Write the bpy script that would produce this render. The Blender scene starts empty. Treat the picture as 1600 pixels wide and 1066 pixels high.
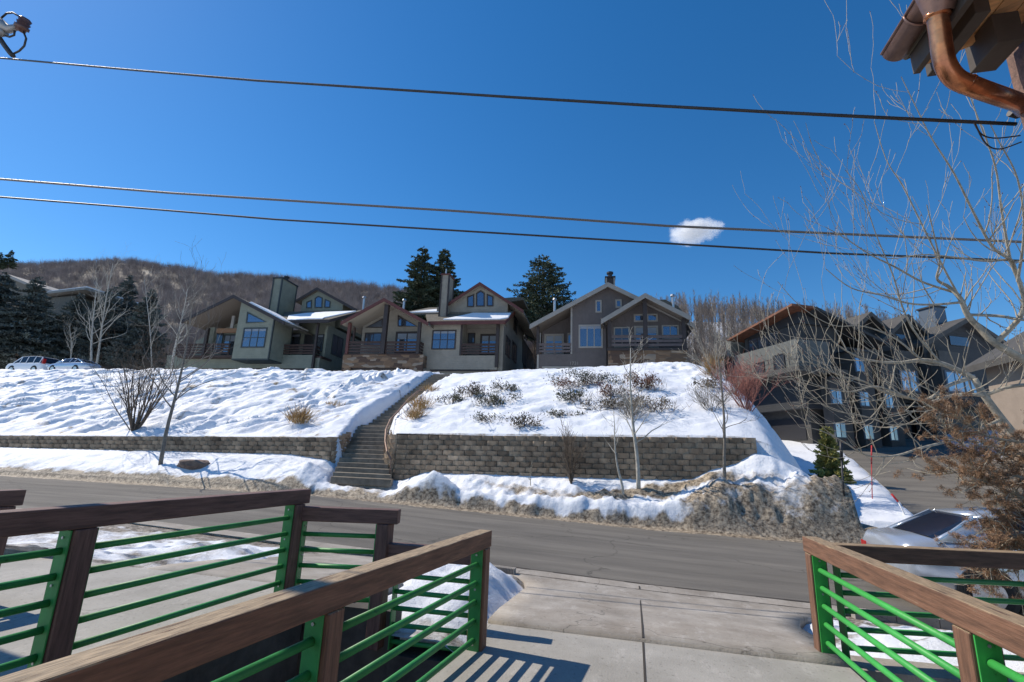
import bpy, math, random
import numpy as np
from mathutils import Vector, Matrix
random.seed(7); rng=np.random.default_rng(7)
R_=math.radians
S=bpy.context.scene; COL=S.collection
# ---------------- camera
F=750.; CH=1.62; PITCH,ROLL,YAW=13.5,2.0,14.3
p,y,r=R_(PITCH),R_(YAW),R_(ROLL)
FW=np.array([-math.sin(y)*math.cos(p),math.cos(y)*math.cos(p),math.sin(p)])
_r=np.array([math.cos(y),math.sin(y),0.]); _u=np.cross(_r,FW)
RT=_r*math.cos(r)+_u*math.sin(r); UP=_u*math.cos(r)-_r*math.sin(r)
cd=bpy.data.cameras.new('camera'); cam=bpy.data.objects.new('camera',cd); COL.objects.link(cam)
cd.sensor_width=36; cd.lens=F/1600*36; cd.clip_start=.05; cd.clip_end=5000
M3=Matrix((RT,UP,-FW)).transposed()
cam.matrix_world=Matrix.Translation((0,0,CH))@M3.to_4x4()
S.camera=cam
# ---------------- sky and sun
SUN_EL=R_(46)
sdir=Vector((-math.cos(SUN_EL)*math.cos(R_(7)),math.cos(SUN_EL)*math.sin(R_(7)),math.sin(SUN_EL)))  # towards the sun: left, a little ahead
w=bpy.data.worlds.new('World'); S.world=w; w.use_nodes=True
nt=w.node_tree; bg=nt.nodes['Background']
sky=nt.nodes.new('ShaderNodeTexSky'); sky.sky_type='NISHITA'; sky.sun_disc=False
sky.sun_elevation=SUN_EL; sky.sun_rotation=math.atan2(sdir.x,sdir.y)
sky.altitude=2000; sky.air_density=1.25; sky.dust_density=.6; sky.ozone_density=4
hsn=nt.nodes.new('ShaderNodeHueSaturation'); hsn.inputs['Saturation'].default_value=1.30; nt.links.new(sky.outputs[0],hsn.inputs['Color']); nt.links.new(hsn.outputs[0],bg.inputs[0]); bg.inputs[1].default_value=.124
S.cycles.volume_bounces=3; S.cycles.max_bounces=8
sl=bpy.data.lights.new('sun','SUN'); sl.energy=4.2; sl.angle=R_(.5); sl.color=(1,.91,.78)
so=bpy.data.objects.new('sun',sl); COL.objects.link(so); so.rotation_euler=sdir.to_track_quat('Z','Y').to_euler()
S.view_settings.view_transform='Standard'; S.view_settings.look='None'; S.view_settings.exposure=.2; S.view_settings.gamma=1
# ---------------- helpers
def ray(u,v): return FW+RT*((u-800)/F)-UP*((v-533)/F)
def onz(u,v,z):
    q=ray(u,v); t=(z-CH)/q[2]; return Vector((q[0]*t,q[1]*t,z))
def ony(u,v,Y):
    q=ray(u,v); t=Y/q[1]; return Vector((q[0]*t,Y,CH+q[2]*t))
def atw(u,v,w_):
    q=ray(u,v); return Vector((q[0]*w_,q[1]*w_,CH+q[2]*w_))
def tag(o,label=None,cat=None,group=None,kind=None):
    if label: o['label']=label
    if cat: o['category']=cat
    if group: o['group']=group
    if kind: o['kind']=kind
    return o
def empty(name,loc=(0,0,0),rz=0):
    o=bpy.data.objects.new(name,None); COL.objects.link(o); o.location=loc; o.rotation_euler=(0,0,rz); return o
class MB:
    def __init__(s): s.v=[];s.f=[];s.a=[];s.mi=[];s.cur=0.;s.m=0
    def face(s,pts):
        n=len(s.v); s.v+= [tuple(q) for q in pts]; s.f.append(tuple(range(n,n+len(pts)))); s.a.append(s.cur); s.mi.append(s.m)
    def mesh(s,vs,fs):
        n=len(s.v); s.v+=[tuple(q) for q in vs]
        for f in fs: s.f.append(tuple(i+n for i in f)); s.a.append(s.cur); s.mi.append(s.m)
    def box(s,x0,y0,z0,x1,y1,z1):
        x0,x1=sorted((x0,x1));y0,y1=sorted((y0,y1));z0,z1=sorted((z0,z1))
        vs=[(x0,y0,z0),(x1,y0,z0),(x1,y1,z0),(x0,y1,z0),(x0,y0,z1),(x1,y0,z1),(x1,y1,z1),(x0,y1,z1)]
        s.mesh(vs,[(0,3,2,1),(4,5,6,7),(0,1,5,4),(1,2,6,5),(2,3,7,6),(3,0,4,7)]); return s
    def prism(s,poly,d0,d1):   # poly of (x,z), extruded along y
        a=sum(poly[i][0]*poly[(i+1)%len(poly)][1]-poly[(i+1)%len(poly)][0]*poly[i][1] for i in range(len(poly)))
        if a<0: poly=poly[::-1]
        n=len(poly); vs=[(x,d0,z) for x,z in poly]+[(x,d1,z) for x,z in poly]
        s.mesh(vs,[tuple(range(n)),tuple(range(2*n-1,n-1,-1))]+[(i,i+n,(i+1)%n+n,(i+1)%n) for i in range(n)]); return s
    def hexa(s,b,t):  # bottom quad, top quad (ccw seen from above)
        s.mesh(list(b)+list(t),[(0,3,2,1),(4,5,6,7),(0,1,5,4),(1,2,6,5),(2,3,7,6),(3,0,4,7)]); return s
    def tube(s,pts,rad,n=6,cap=True):
        pts=[Vector(q) for q in pts]
        if not hasattr(rad,'__len__'): rad=[rad]*len(pts)
        vs=[];fs=[];up=None
        for i,q in enumerate(pts):
            d=(pts[min(i+1,len(pts)-1)]-pts[max(i-1,0)])
            if d.length<1e-9: d=Vector((0,0,1))
            d.normalize()
            if up is None: up=d.orthogonal().normalized()
            else:
                up=up-d*up.dot(d)
                up=up.normalized() if up.length>1e-6 else d.orthogonal().normalized()
            b=d.cross(up)
            for k in range(n):
                an=2*math.pi*k/n; vs.append(q+(up*math.cos(an)+b*math.sin(an))*rad[i])
        for i in range(len(pts)-1):
            for k in range(n):
                a=i*n+k; b_=i*n+(k+1)%n; fs.append((a,b_,b_+n,a+n))
        if cap: fs.append(tuple(range(n-1,-1,-1))); fs.append(tuple(range((len(pts)-1)*n,len(pts)*n)))
        s.mesh(vs,fs); return s
    def bar(s,p0,p1,w_,h,up=(0,0,1)):
        p0,p1=Vector(p0),Vector(p1); d=(p1-p0).normalized(); u=Vector(up); sd=d.cross(u).normalized(); u=sd.cross(d)
        q=[sd*a*w_/2+u*b*h/2 for a,b in ((-1,-1),(1,-1),(1,1),(-1,1))]
        s.mesh([p0+k for k in q]+[p1+k for k in q],[(0,1,2,3),(7,6,5,4),(0,4,5,1),(1,5,6,2),(2,6,7,3),(3,7,4,0)]); return s
    def build(s,name,mat,parent=None,smooth=False,bevel=0,loc=None,tags=None):
        me=bpy.data.meshes.new(name); me.from_pydata(s.v,[],s.f)
        mats=mat if isinstance(mat,(list,tuple)) else [mat]
        for m in mats: me.materials.append(m)
        if len(mats)>1: me.polygons.foreach_set('material_index',s.mi)
        if any(s.a):
            at=me.attributes.new('tint','FLOAT','FACE'); at.data.foreach_set('value',s.a)
        if smooth: me.polygons.foreach_set('use_smooth',[True]*len(s.f))
        me.update()
        o=bpy.data.objects.new(name,me); COL.objects.link(o)
        if parent: o.parent=parent
        if loc: o.location=loc
        if bevel:
            b=o.modifiers.new('b','BEVEL'); b.width=bevel; b.segments=2; b.limit_method='ANGLE'; b.angle_limit=R_(40)
        return o
def npmesh(name,V,Fq,mat,parent=None,attr=None,smooth=False,fattr=None):
    me=bpy.data.meshes.new(name); V=np.asarray(V,np.float32); Fq=np.asarray(Fq,np.int32); n=len(Fq); k=Fq.shape[1]
    me.vertices.add(len(V)); me.vertices.foreach_set('co',V.ravel())
    me.loops.add(n*k); me.loops.foreach_set('vertex_index',Fq.ravel())
    me.polygons.add(n); me.polygons.foreach_set('loop_start',np.arange(0,n*k,k,dtype=np.int32)); me.polygons.foreach_set('loop_total',np.full(n,k,np.int32))
    if smooth: me.polygons.foreach_set('use_smooth',np.ones(n,bool))
    for nm,val in (attr or {}).items():
        a=me.attributes.new(nm,'FLOAT','POINT'); a.data.foreach_set('value',np.asarray(val,np.float32).ravel())
    if fattr is not None:
        a=me.attributes.new('tint','FLOAT','FACE'); a.data.foreach_set('value',np.asarray(fattr,np.float32))
    me.materials.append(mat); me.update(calc_edges=True)
    o=bpy.data.objects.new(name,me); COL.objects.link(o)
    if parent: o.parent=parent
    return o
# value noise, vectorised
_perm=rng.random((256,256))
def vn(x,y_):
    xi=np.floor(x).astype(int); yi=np.floor(y_).astype(int); fx=x-xi; fy=y_-yi
    fx=fx*fx*(3-2*fx); fy=fy*fy*(3-2*fy)
    g=lambda a,b:_perm[a&255,b&255]
    return (g(xi,yi)*(1-fx)+g(xi+1,yi)*fx)*(1-fy)+(g(xi,yi+1)*(1-fx)+g(xi+1,yi+1)*fx)*fy
def fbm(x,y_,o=4):
    t=0;a=1;s=0
    for i in range(o): t=t+a*vn(x*2**i+17.3*i,y_*2**i+5.1*i); s+=a; a*=.5
    return t/s-.5
# ---------------- materials
def mat(name,col,rough=.7,metal=0,n_scale=0,n_amt=.0,bump=0,b_scale=20,stretch=(1,1,1),col2=None,tint=0,spec=.5,coords='Object'):
    m=bpy.data.materials.new(name); m.use_nodes=True; nt=m.node_tree; b=nt.nodes['Principled BSDF']
    b.inputs['Roughness'].default_value=rough; b.inputs['Metallic'].default_value=metal; b.inputs['Specular IOR Level'].default_value=spec
    b.inputs['Base Color'].default_value=(*col,1)
    tc=nt.nodes.new('ShaderNodeTexCoord'); mp=nt.nodes.new('ShaderNodeMapping'); mp.inputs['Scale'].default_value=stretch
    nt.links.new(tc.outputs[coords],mp.inputs[0]); out=None
    if n_scale:
        n=nt.nodes.new('ShaderNodeTexNoise'); n.inputs['Scale'].default_value=n_scale; n.inputs['Detail'].default_value=6; n.inputs['Roughness'].default_value=.65
        nt.links.new(mp.outputs[0],n.inputs['Vector'])
        rp=nt.nodes.new('ShaderNodeValToRGB'); rp.color_ramp.elements[0].position=.33; rp.color_ramp.elements[1].position=.67
        c2=col2 or tuple(min(1,c*(1+n_amt)) for c in col); c1=tuple(c*(1-n_amt) for c in col) if not col2 else col
        rp.color_ramp.elements[0].color=(*c1,1); rp.color_ramp.elements[1].color=(*c2,1)
        nt.links.new(n.outputs['Fac'],rp.inputs[0]); out=rp.outputs[0]
    if tint:
        at=nt.nodes.new('ShaderNodeAttribute'); at.attribute_name='tint'
        hs=nt.nodes.new('ShaderNodeMapRange'); hs.inputs['To Min'].default_value=1-tint; hs.inputs['To Max'].default_value=1+tint
        nt.links.new(at.outputs['Fac'],hs.inputs['Value'])
        mx=nt.nodes.new('ShaderNodeVectorMath'); mx.operation='SCALE'
        if out: nt.links.new(out,mx.inputs[0])
        else: mx.inputs[0].default_value=col
        nt.links.new(hs.outputs[0],mx.inputs['Scale']); out=mx.outputs[0]
    if out: nt.links.new(out,b.inputs['Base Color'])
    if bump:
        n=nt.nodes.new('ShaderNodeTexNoise'); n.inputs['Scale'].default_value=b_scale; n.inputs['Detail'].default_value=5
        nt.links.new(mp.outputs[0],n.inputs['Vector'])
        bp=nt.nodes.new('ShaderNodeBump'); bp.inputs['Strength'].default_value=min(1,bump); bp.inputs['Distance'].default_value=.02 if b_scale>8 else .1
        nt.links.new(n.outputs['Fac'],bp.inputs['Height']); nt.links.new(bp.outputs[0],b.inputs['Normal'])
    return m
def siding(name,col,period=.2,vert=False,amt=.25):
    m=mat(name,col,.75,n_scale=1.5,n_amt=.12); nt=m.node_tree; b=nt.nodes['Principled BSDF']
    tc=nt.nodes.new('ShaderNodeTexCoord'); wv=nt.nodes.new('ShaderNodeTexWave'); wv.wave_profile='SAW'; wv.bands_direction='X' if vert else 'Z'
    wv.inputs['Scale'].default_value=.314/period; nt.links.new(tc.outputs['Object'],wv.inputs[0])
    bp=nt.nodes.new('ShaderNodeBump'); bp.inputs['Strength'].default_value=amt; bp.inputs['Distance'].default_value=.03
    nt.links.new(wv.outputs['Fac'],bp.inputs['Height']); nt.links.new(bp.outputs[0],b.inputs['Normal']); return m
def glassmat(name,col=(.30,.36,.45),rough=.04,metal=.75):
    return mat(name,col,rough,metal,bump=.05,b_scale=.8)
M={}
M['glass']=glassmat('window_glass',(.17,.21,.27)); M['glass_dark']=glassmat('dark_glass',(.10,.12,.15),.06,.5)
M['sid1']=siding('green_grey_siding',(.195,.21,.165),.2,False,.6); M['sid2']=siding('taupe_siding',(.26,.235,.19),.2,False,.6); M['sid3']=siding('charcoal_siding',(.10,.085,.08),.3,True,.6)
M['trimdark']=mat('dark_trim',(.035,.025,.022),.6,n_scale=3,n_amt=.2); M['trimred']=mat('red_brown_trim',(.105,.032,.024),.6,n_scale=3,n_amt=.2)
M['trimgreen']=mat('dark_green_trim',(.035,.045,.045),.6); M['trimtan']=mat('tan_trim',(.27,.25,.22),.65,n_scale=2,n_amt=.1)
M['shingle']=mat('shingles',(.13,.115,.09),.9,n_scale=6,n_amt=.35,bump=.4,b_scale=12)
M['soffit']=mat('soffit',(.15,.125,.10),.8); M['soffit2']=mat('pale_soffit',(.32,.28,.22),.8)
M['balc1']=mat('brown_planks',(.05,.028,.022),.7,n_scale=3,n_amt=.2); M['balc2']=mat('grey_brown_planks',(.10,.08,.078),.7,n_scale=3,n_amt=.2)
M['dark']=mat('dark_paint',(.02,.02,.024),.5); M['metal']=mat('galvanised',(.5,.5,.5),.4,.8)
M['stonebase']=None
def stonemat():
    m=bpy.data.materials.new('ledge_stone'); m.use_nodes=True; nt=m.node_tree; b=nt.nodes['Principled BSDF']; b.inputs['Roughness'].default_value=.9
    tc=nt.nodes.new('ShaderNodeTexCoord'); mp=nt.nodes.new('ShaderNodeMapping'); mp.inputs['Scale'].default_value=(1,1,2.6)
    vo=nt.nodes.new('ShaderNodeTexVoronoi'); vo.inputs['Scale'].default_value=1.3; vo.feature='F1'; vo.distance='CHEBYCHEV'
    nt.links.new(tc.outputs['Object'],mp.inputs[0]); nt.links.new(mp.outputs[0],vo.inputs['Vector'])
    rp=nt.nodes.new('ShaderNodeValToRGB'); cr=rp.color_ramp
    cols=[(.08,.05,.035),(.20,.13,.08),(.13,.085,.055),(.25,.20,.15),(.16,.10,.06),(.10,.085,.07)]
    cr.elements[0].color=(*cols[0],1); cr.elements[1].color=(*cols[-1],1)
    for i,c in enumerate(cols[1:-1]): e=cr.elements.new((i+1)/5); e.color=(*c,1)
    cr.interpolation='CONSTANT'
    sx=nt.nodes.new('ShaderNodeSeparateColor'); nt.links.new(vo.outputs['Color'],sx.inputs[0]); nt.links.new(sx.outputs[0],rp.inputs[0])
    v2=nt.nodes.new('ShaderNodeTexVoronoi'); v2.inputs['Scale'].default_value=1.3; v2.feature='F1'; v2.distance='CHEBYCHEV'; nt.links.new(mp.outputs[0],v2.inputs['Vector'])
    bp=nt.nodes.new('ShaderNodeBump'); bp.inputs['Strength'].default_value=.8; bp.inputs['Distance'].default_value=.12; bp.invert=True
    nt.links.new(v2.outputs['Distance'],bp.inputs['Height']); nt.links.new(bp.outputs[0],b.inputs['Normal'])
    nt.links.new(rp.outputs[0],b.inputs['Base Color']); return m
M['stonebase']=stonemat()
def snowmat(name,dirt1=(.085,.062,.042),dirt2=(.50,.41,.30),snow=(.84,.86,.90)):
    # real grit and mud: patches set by the 'dirt' value stored on the ground itself
    m=bpy.data.materials.new(name); m.use_nodes=True; nt=m.node_tree; b=nt.nodes['Principled BSDF']; b.inputs['Roughness'].default_value=.6; b.inputs['Specular IOR Level'].default_value=.3
    tc=nt.nodes.new('ShaderNodeTexCoord')
    n=nt.nodes.new('ShaderNodeTexNoise'); n.inputs['Scale'].default_value=3.; n.inputs['Detail'].default_value=9; n.inputs['Roughness'].default_value=.72; nt.links.new(tc.outputs['Object'],n.inputs['Vector'])
    n2=nt.nodes.new('ShaderNodeTexNoise'); n2.inputs['Scale'].default_value=9; n2.inputs['Detail'].default_value=9; n2.inputs['Roughness'].default_value=.75; nt.links.new(tc.outputs['Object'],n2.inputs['Vector'])
    at=nt.nodes.new('ShaderNodeAttribute'); at.attribute_name='dirt'
    ad=nt.nodes.new('ShaderNodeMath'); ad.operation='ADD'; nt.links.new(at.outputs['Fac'],ad.inputs[0]); nt.links.new(n.outputs['Fac'],ad.inputs[1])
    mr=nt.nodes.new('ShaderNodeMapRange'); mr.inputs['From Min'].default_value=.92; mr.inputs['From Max'].default_value=1.22; nt.links.new(ad.outputs[0],mr.inputs['Value'])
    rp=nt.nodes.new('ShaderNodeValToRGB'); rp.color_ramp.elements[0].position=.40; rp.color_ramp.elements[1].position=.60
    rp.color_ramp.elements[0].color=(*dirt1,1); rp.color_ramp.elements[1].color=(*dirt2,1); nt.links.new(n2.outputs['Fac'],rp.inputs[0])
    mx=nt.nodes.new('ShaderNodeMix'); mx.data_type='RGBA'; mx.inputs['A'].default_value=(*snow,1); nt.links.new(rp.outputs[0],mx.inputs['B']); nt.links.new(mr.outputs[0],mx.inputs['Factor'])
    nt.links.new(mx.outputs['Result'],b.inputs['Base Color'])
    bp=nt.nodes.new('ShaderNodeBump'); bp.inputs['Strength'].default_value=.7; bp.inputs['Distance'].default_value=.06; nt.links.new(n.outputs['Fac'],bp.inputs['Height'])
    bp2=nt.nodes.new('ShaderNodeBump'); bp2.inputs['Strength'].default_value=.8; bp2.inputs['Distance'].default_value=.035; nt.links.new(n2.outputs['Fac'],bp2.inputs['Height'])
    nt.links.new(bp.outputs[0],bp2.inputs['Normal']); nt.links.new(bp2.outputs[0],b.inputs['Normal']); return m
M['snow']=snowmat('snow'); M['roofsnow']=mat('roof_snow',(.85,.87,.9),.6,bump=.4,b_scale=3)
M['hill']=snowmat('hill_soil',(.10,.075,.05),(.20,.16,.12),(.7,.72,.76))
M['asphalt']=mat('asphalt',(.13,.118,.102),.9,n_scale=1.2,col2=(.20,.182,.155),stretch=(.25,1.6,1),bump=.5,b_scale=120)
M['concrete']=mat('concrete',(.27,.235,.195),.85,n_scale=1.6,col2=(.40,.365,.32),bump=.25,b_scale=60)
M['concrete_grey']=mat('grey_concrete',(.285,.27,.24),.85,n_scale=1.3,col2=(.39,.37,.335),bump=.25,b_scale=60)
M['concrete_shade']=mat('shade_toned_concrete',(.045,.04,.036),.95,n_scale=2.5,col2=(.11,.10,.09),bump=.6,b_scale=9)  # darkened concrete: the shade of the pit is put into the base colour
def addcracks(m,scale,width,dark,scuff=0):
    nt=m.node_tree; b=nt.nodes['Principled BSDF']; src=b.inputs['Base Color'].links[0].from_socket
    tc=nt.nodes.new('ShaderNodeTexCoord'); n=nt.nodes.new('ShaderNodeTexNoise'); n.inputs['Scale'].default_value=.9; n.inputs['Detail'].default_value=6; nt.links.new(tc.outputs['Object'],n.inputs['Vector'])
    sc=nt.nodes.new('ShaderNodeVectorMath'); sc.operation='SCALE'; sc.inputs['Scale'].default_value=1.6; nt.links.new(n.outputs['Color'],sc.inputs[0])
    ad=nt.nodes.new('ShaderNodeVectorMath'); nt.links.new(tc.outputs['Object'],ad.inputs[0]); nt.links.new(sc.outputs[0],ad.inputs[1])
    v=nt.nodes.new('ShaderNodeTexVoronoi'); v.feature='DISTANCE_TO_EDGE'; v.inputs['Scale'].default_value=scale; nt.links.new(ad.outputs[0],v.inputs['Vector'])
    mr=nt.nodes.new('ShaderNodeMapRange'); mr.inputs['From Max'].default_value=width; mr.inputs['To Min'].default_value=dark; mr.inputs['To Max'].default_value=1; nt.links.new(v.outputs['Distance'],mr.inputs['Value'])
    mx=nt.nodes.new('ShaderNodeVectorMath'); mx.operation='SCALE'; nt.links.new(src,mx.inputs[0]); nt.links.new(mr.outputs[0],mx.inputs['Scale']); out=mx.outputs[0]
    if scuff:
        mp=nt.nodes.new('ShaderNodeMapping'); mp.inputs['Scale'].default_value=(2.2,1.0,1); mp.inputs['Rotation'].default_value=(0,0,.5); nt.links.new(tc.outputs['Object'],mp.inputs[0])
        n2=nt.nodes.new('ShaderNodeTexNoise'); n2.inputs['Scale'].default_value=2.4; n2.inputs['Detail'].default_value=11; n2.inputs['Roughness'].default_value=.78; nt.links.new(mp.outputs[0],n2.inputs['Vector'])
        m2=nt.nodes.new('ShaderNodeMapRange'); m2.inputs['From Min'].default_value=.54; m2.inputs['From Max'].default_value=.68; m2.inputs['To Max'].default_value=scuff; nt.links.new(n2.outputs['Fac'],m2.inputs['Value'])
        mm=nt.nodes.new('ShaderNodeMix'); mm.data_type='RGBA'; nt.links.new(m2.outputs[0],mm.inputs['Factor']); nt.links.new(out,mm.inputs['A']); mm.inputs['B'].default_value=(.62,.58,.54,1); out=mm.outputs['Result']
        n3=nt.nodes.new('ShaderNodeTexNoise'); n3.inputs['Scale'].default_value=26; n3.inputs['Detail'].default_value=3; nt.links.new(tc.outputs['Object'],n3.inputs['Vector'])
        m3=nt.nodes.new('ShaderNodeMapRange'); m3.inputs['From Min'].default_value=.28; m3.inputs['From Max'].default_value=.40; m3.inputs['To Min'].default_value=.7; nt.links.new(n3.outputs['Fac'],m3.inputs['Value'])
        m4=nt.nodes.new('ShaderNodeVectorMath'); m4.operation='SCALE'; nt.links.new(out,m4.inputs[0]); nt.links.new(m3.outputs[0],m4.inputs['Scale']); out=m4.outputs[0]
    nt.links.new(out,b.inputs['Base Color'])
addcracks(M['asphalt'],.22,.006,.55); addcracks(M['concrete'],.30,.004,.5,.45); addcracks(M['concrete_grey'],.25,.003,.6,.40)
def stain(m,sc,stretch,lo,p0=.35,p1=.65):
    nt=m.node_tree; b=nt.nodes['Principled BSDF']; src=b.inputs['Base Color'].links[0].from_socket
    tc=nt.nodes.new('ShaderNodeTexCoord'); mp=nt.nodes.new('ShaderNodeMapping'); mp.inputs['Scale'].default_value=stretch; nt.links.new(tc.outputs['Object'],mp.inputs[0])
    n=nt.nodes.new('ShaderNodeTexNoise'); n.inputs['Scale'].default_value=sc; n.inputs['Detail'].default_value=7; n.inputs['Roughness'].default_value=.7; nt.links.new(mp.outputs[0],n.inputs['Vector'])
    mr=nt.nodes.new('ShaderNodeMapRange'); mr.inputs['From Min'].default_value=p0; mr.inputs['From Max'].default_value=p1; mr.inputs['To Min'].default_value=lo; mr.inputs['To Max'].default_value=1.08; nt.links.new(n.outputs['Fac'],mr.inputs['Value'])
    mx=nt.nodes.new('ShaderNodeVectorMath'); mx.operation='SCALE'; nt.links.new(src,mx.inputs[0]); nt.links.new(mr.outputs[0],mx.inputs['Scale']); nt.links.new(mx.outputs[0],b.inputs['Base Color'])
stain(M['asphalt'],1.0,(.12,1.1,1),.72); stain(M['concrete'],1.4,(1,1,1),.84)
M['crack']=mat('joint_dirt',(.05,.042,.035),.95)
# ================= TERRAIN
def ip(X,pts): a=np.array(pts,float); return np.interp(X,a[:,0],a[:,1])
def zroad(X): return ip(X,[(-70,.05),(-30,.03),(-11,0),(.2,-.37),(4.8,-.44),(12,-.55),(40,-.9)])
def ss(a,b,x): t=np.clip((x-a)/(b-a),0,1); return t*t*(3-2*t)
def stair_c(Y): return ip(Y,[(16.6,-9.75),(17.2,-10.1),(18.5,-10.85),(20.8,-11.9),(21.6,-12.1),(25,-12.35),(30,-12.75),(31.2,-12.8)])
def stair_w(Y): return ip(Y,[(16.6,2.5),(18.5,2.0),(20.8,1.5),(22,1.3),(31,1.15)])
def stair_z(Y): return ip(Y,[(16.6,.55),(17.0,.62),(21,2.8),(21.8,2.85),(30.8,6.95),(31.5,7.0)])
_r2=np.random.default_rng(3)
_dents=[]
def path(p0,p1,step,wob,rad,dep):
    p0=np.array(p0);p1=np.array(p1);L=np.linalg.norm(p1-p0);n=int(L/step)
    for i in range(n):
        q=p0+(p1-p0)*(i+.5)/n; _dents.append((q[0]+_r2.normal(0,wob),q[1]+_r2.normal(0,wob),rad*_r2.uniform(.7,1.3),dep*_r2.uniform(.6,1.2)))
_q=[ony(626,586,30.6),ony(572,612,27.5),ony(522,639,24.3),ony(455,664,20.8)]
for _a,_b in zip(_q,_q[1:]): path((_a.x,_a.y),(_b.x,_b.y),.36,.13,.2,.42); path((_a.x-.7,_a.y),(_b.x-.9,_b.y),.42,.12,.18,.32)
path((-20,30.5),(-27,19),.6,.25,.25,.22); path((-29,30),(-36,20),.6,.25,.25,.2); path((-33,30.5),(-46,22),.7,.3,.28,.22)
path((-40,30.5),(-52,22),.6,.3,.3,.24); path((-24,30.5),(-33,20),.8,.4,.25,.2); path((-46,30),(-60,24),.7,.3,.3,.22)
path((1,30.5),(5.5,21),.6,.4,.25,.2)
for i in range(150): _dents.append((_r2.uniform(-60,-14),_r2.uniform(18.6,30.5),_r2.uniform(.12,.35),_r2.uniform(.05,.2)))
for i in range(60): _dents.append((_r2.uniform(-9,5),_r2.uniform(18.8,30.5),_r2.uniform(.1,.22),_r2.uniform(.04,.14)))
_dents=np.array(_dents)
_str=[(_r2.uniform(-60,-14.5),_r2.uniform(19,30.5),_r2.uniform(.4,1.5),_r2.uniform(.09,.2),_r2.uniform(.14,.42),_r2.uniform(.5,.95)) for i in range(270)]+[(_r2.uniform(-9,4),_r2.uniform(19,30.5),_r2.uniform(.3,.9),_r2.uniform(.08,.14),_r2.uniform(.05,.14),_r2.uniform(.1,.5)) for i in range(60)]
def sidez(X,Y): return np.interp(Y,[15.9,16.5,20,35,50,60],[-.55,-.45,.12,2.68,5.3,7.5])
def sl_(Y): return np.interp(Y,[16.2,19,24,30,38,46],[8.6,8.9,10.2,11.6,13,14.5])
def sr_(Y): return np.interp(Y,[16.2,19,24,30,38,46],[22,17.5,16.8,18.5,20.5,22])
def T(X,Y,fine=True):
    zr=zroad(X)
    zw=ip(X,[(-60,1.15),(-31,1.2),(-14,1.4),(-12.2,1.25),(-11.3,.62),(-8.7,.62),(-7.8,.95),(0,1.05),(1.9,1.12),(2.6,1.45),(3.3,1.65),(3.9,2.0),(4.4,1.95),(5.2,1.55),(5.9,1.0),(6.8,.3),(8,-.2),(12,-.4),(40,-.6)])
    zt=ip(X,[(-60,1.4),(-31.4,1.74),(-10.95,2.13),(-9.38,2.32),(3.6,2.5),(4.5,2.4),(5.2,1.9),(6.5,.4),(8,0),(40,0)])
    zc=ip(X,[(-70,7.6),(-34,7.45),(-13.4,7.12),(-12,6.95),(-3.5,7.26),(0,7.45),(3.2,7.6),(5,7.4),(60,7.2)])
    # verge
    t=np.clip((Y-15.9)/(17.9-15.9),0,1)
    lump=np.maximum(0,fbm(X*.9+3,Y*1.3,4)+.12)
    left=X<-11.6
    zlow=np.minimum(zw,1.0); z=np.where(left,zr+(zw-zr)*t**.8,zr+(zlow-zr)*((.24*ss(16.12,16.36,Y+fbm(X*1.7,Y*0+3,3)*.25)+.76*np.clip((Y-16.3)/1.6,0,1))*(1-ss(1.2,2.6,X))+ss(15.9,17.05,Y)*ss(1.2,2.6,X))+np.maximum(0,zw-zlow)*ss(17.0,17.95,Y))
    mound=.12*np.exp(-((X-3.4)/2.1)**4)*np.exp(-((Y-16.6)/.4)**2)+.18*np.exp(-((X-1.9)/1.4)**2)*np.exp(-((Y-16.45)/.33)**2)+.35*np.exp(-((X-5.6)/1.2)**4)*np.exp(-((Y-16.8)/.55)**2)+.55*np.exp(-((X-7.3)/1.0)**2)*np.exp(-((Y-16.7)/.5)**2)
    mound=mound+.38*np.exp(-((X+7.1)/1.0)**2)*np.exp(-((Y-16.5)/.35)**2)+.14*np.exp(-((Y-16.5)/.16)**2)*ss(-9,-6,X)*(1-ss(1,2,X))
    mound=mound+.35*np.exp(-((X+12.4)/.9)**2)*np.exp(-((Y-16.8)/.5)**2)
    bm=ss(16.15,16.4,Y)*(1-ss(17.3,17.9,Y))
    z=z+mound*(.8+1.0*lump)*ss(15.95,16.2,Y)+bm*(lump*.30+fbm(X*5,Y*5,3)*.12+fbm(X*2.2,Y*2.2,3)*.26*ss(-9,-5,X)+np.abs(fbm(X*7,Y*7,3))*.2*ss(-9,-5,X)+np.abs(fbm(X*3,Y*3,3))*.35*ss(1,2.5,X)-.08*ss(1,2.5,X))
    s=np.clip((Y-18.12)/(30.6-18.12),0,1)
    g=s+.07*np.sin(np.pi*s)*ss(-12,-6,X)+.04*np.sin(np.pi*s)
    z2=zt+.03+(zc-zt)*g
    z2=z2+fbm(X*.35,Y*.35,3)*.5*np.sin(np.pi*s)*(s>0)
    # plateau
    zp=ip(X,[(-60,8.0),(-48,8.0),(-42,7.4),(-13,7.2),(-6,7.2),(4,7.3)])
    k=ss(30.6,33,Y); z2=z2*(1-k)+zp*k
    z=np.where(Y>18.1,z2,z)
    # right shoulder
    Xe=ip(Y,[(18,4.7),(20,5.1),(23,5.1),(26,4.9),(30,4.4),(34,4.6),(45,5)])
    zs=sidez(X,Y)+.18+fbm(X*.8,Y*.8,4)*.25-np.where(Y<44,.55*(ss(-.2,.2,X-sl_(Y))*(1-ss(-.2,.2,X-sr_(Y)))),0); zs=np.where((X>sr_(Y)+.2)&(Y<44),zs+.35*ss(0,2,X-sr_(Y)),zs)
    d=X-Xe; sp=np.where(d>4,d,np.log1p(np.exp(np.clip(d*2.2,-30,30)))/2.2)
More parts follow.
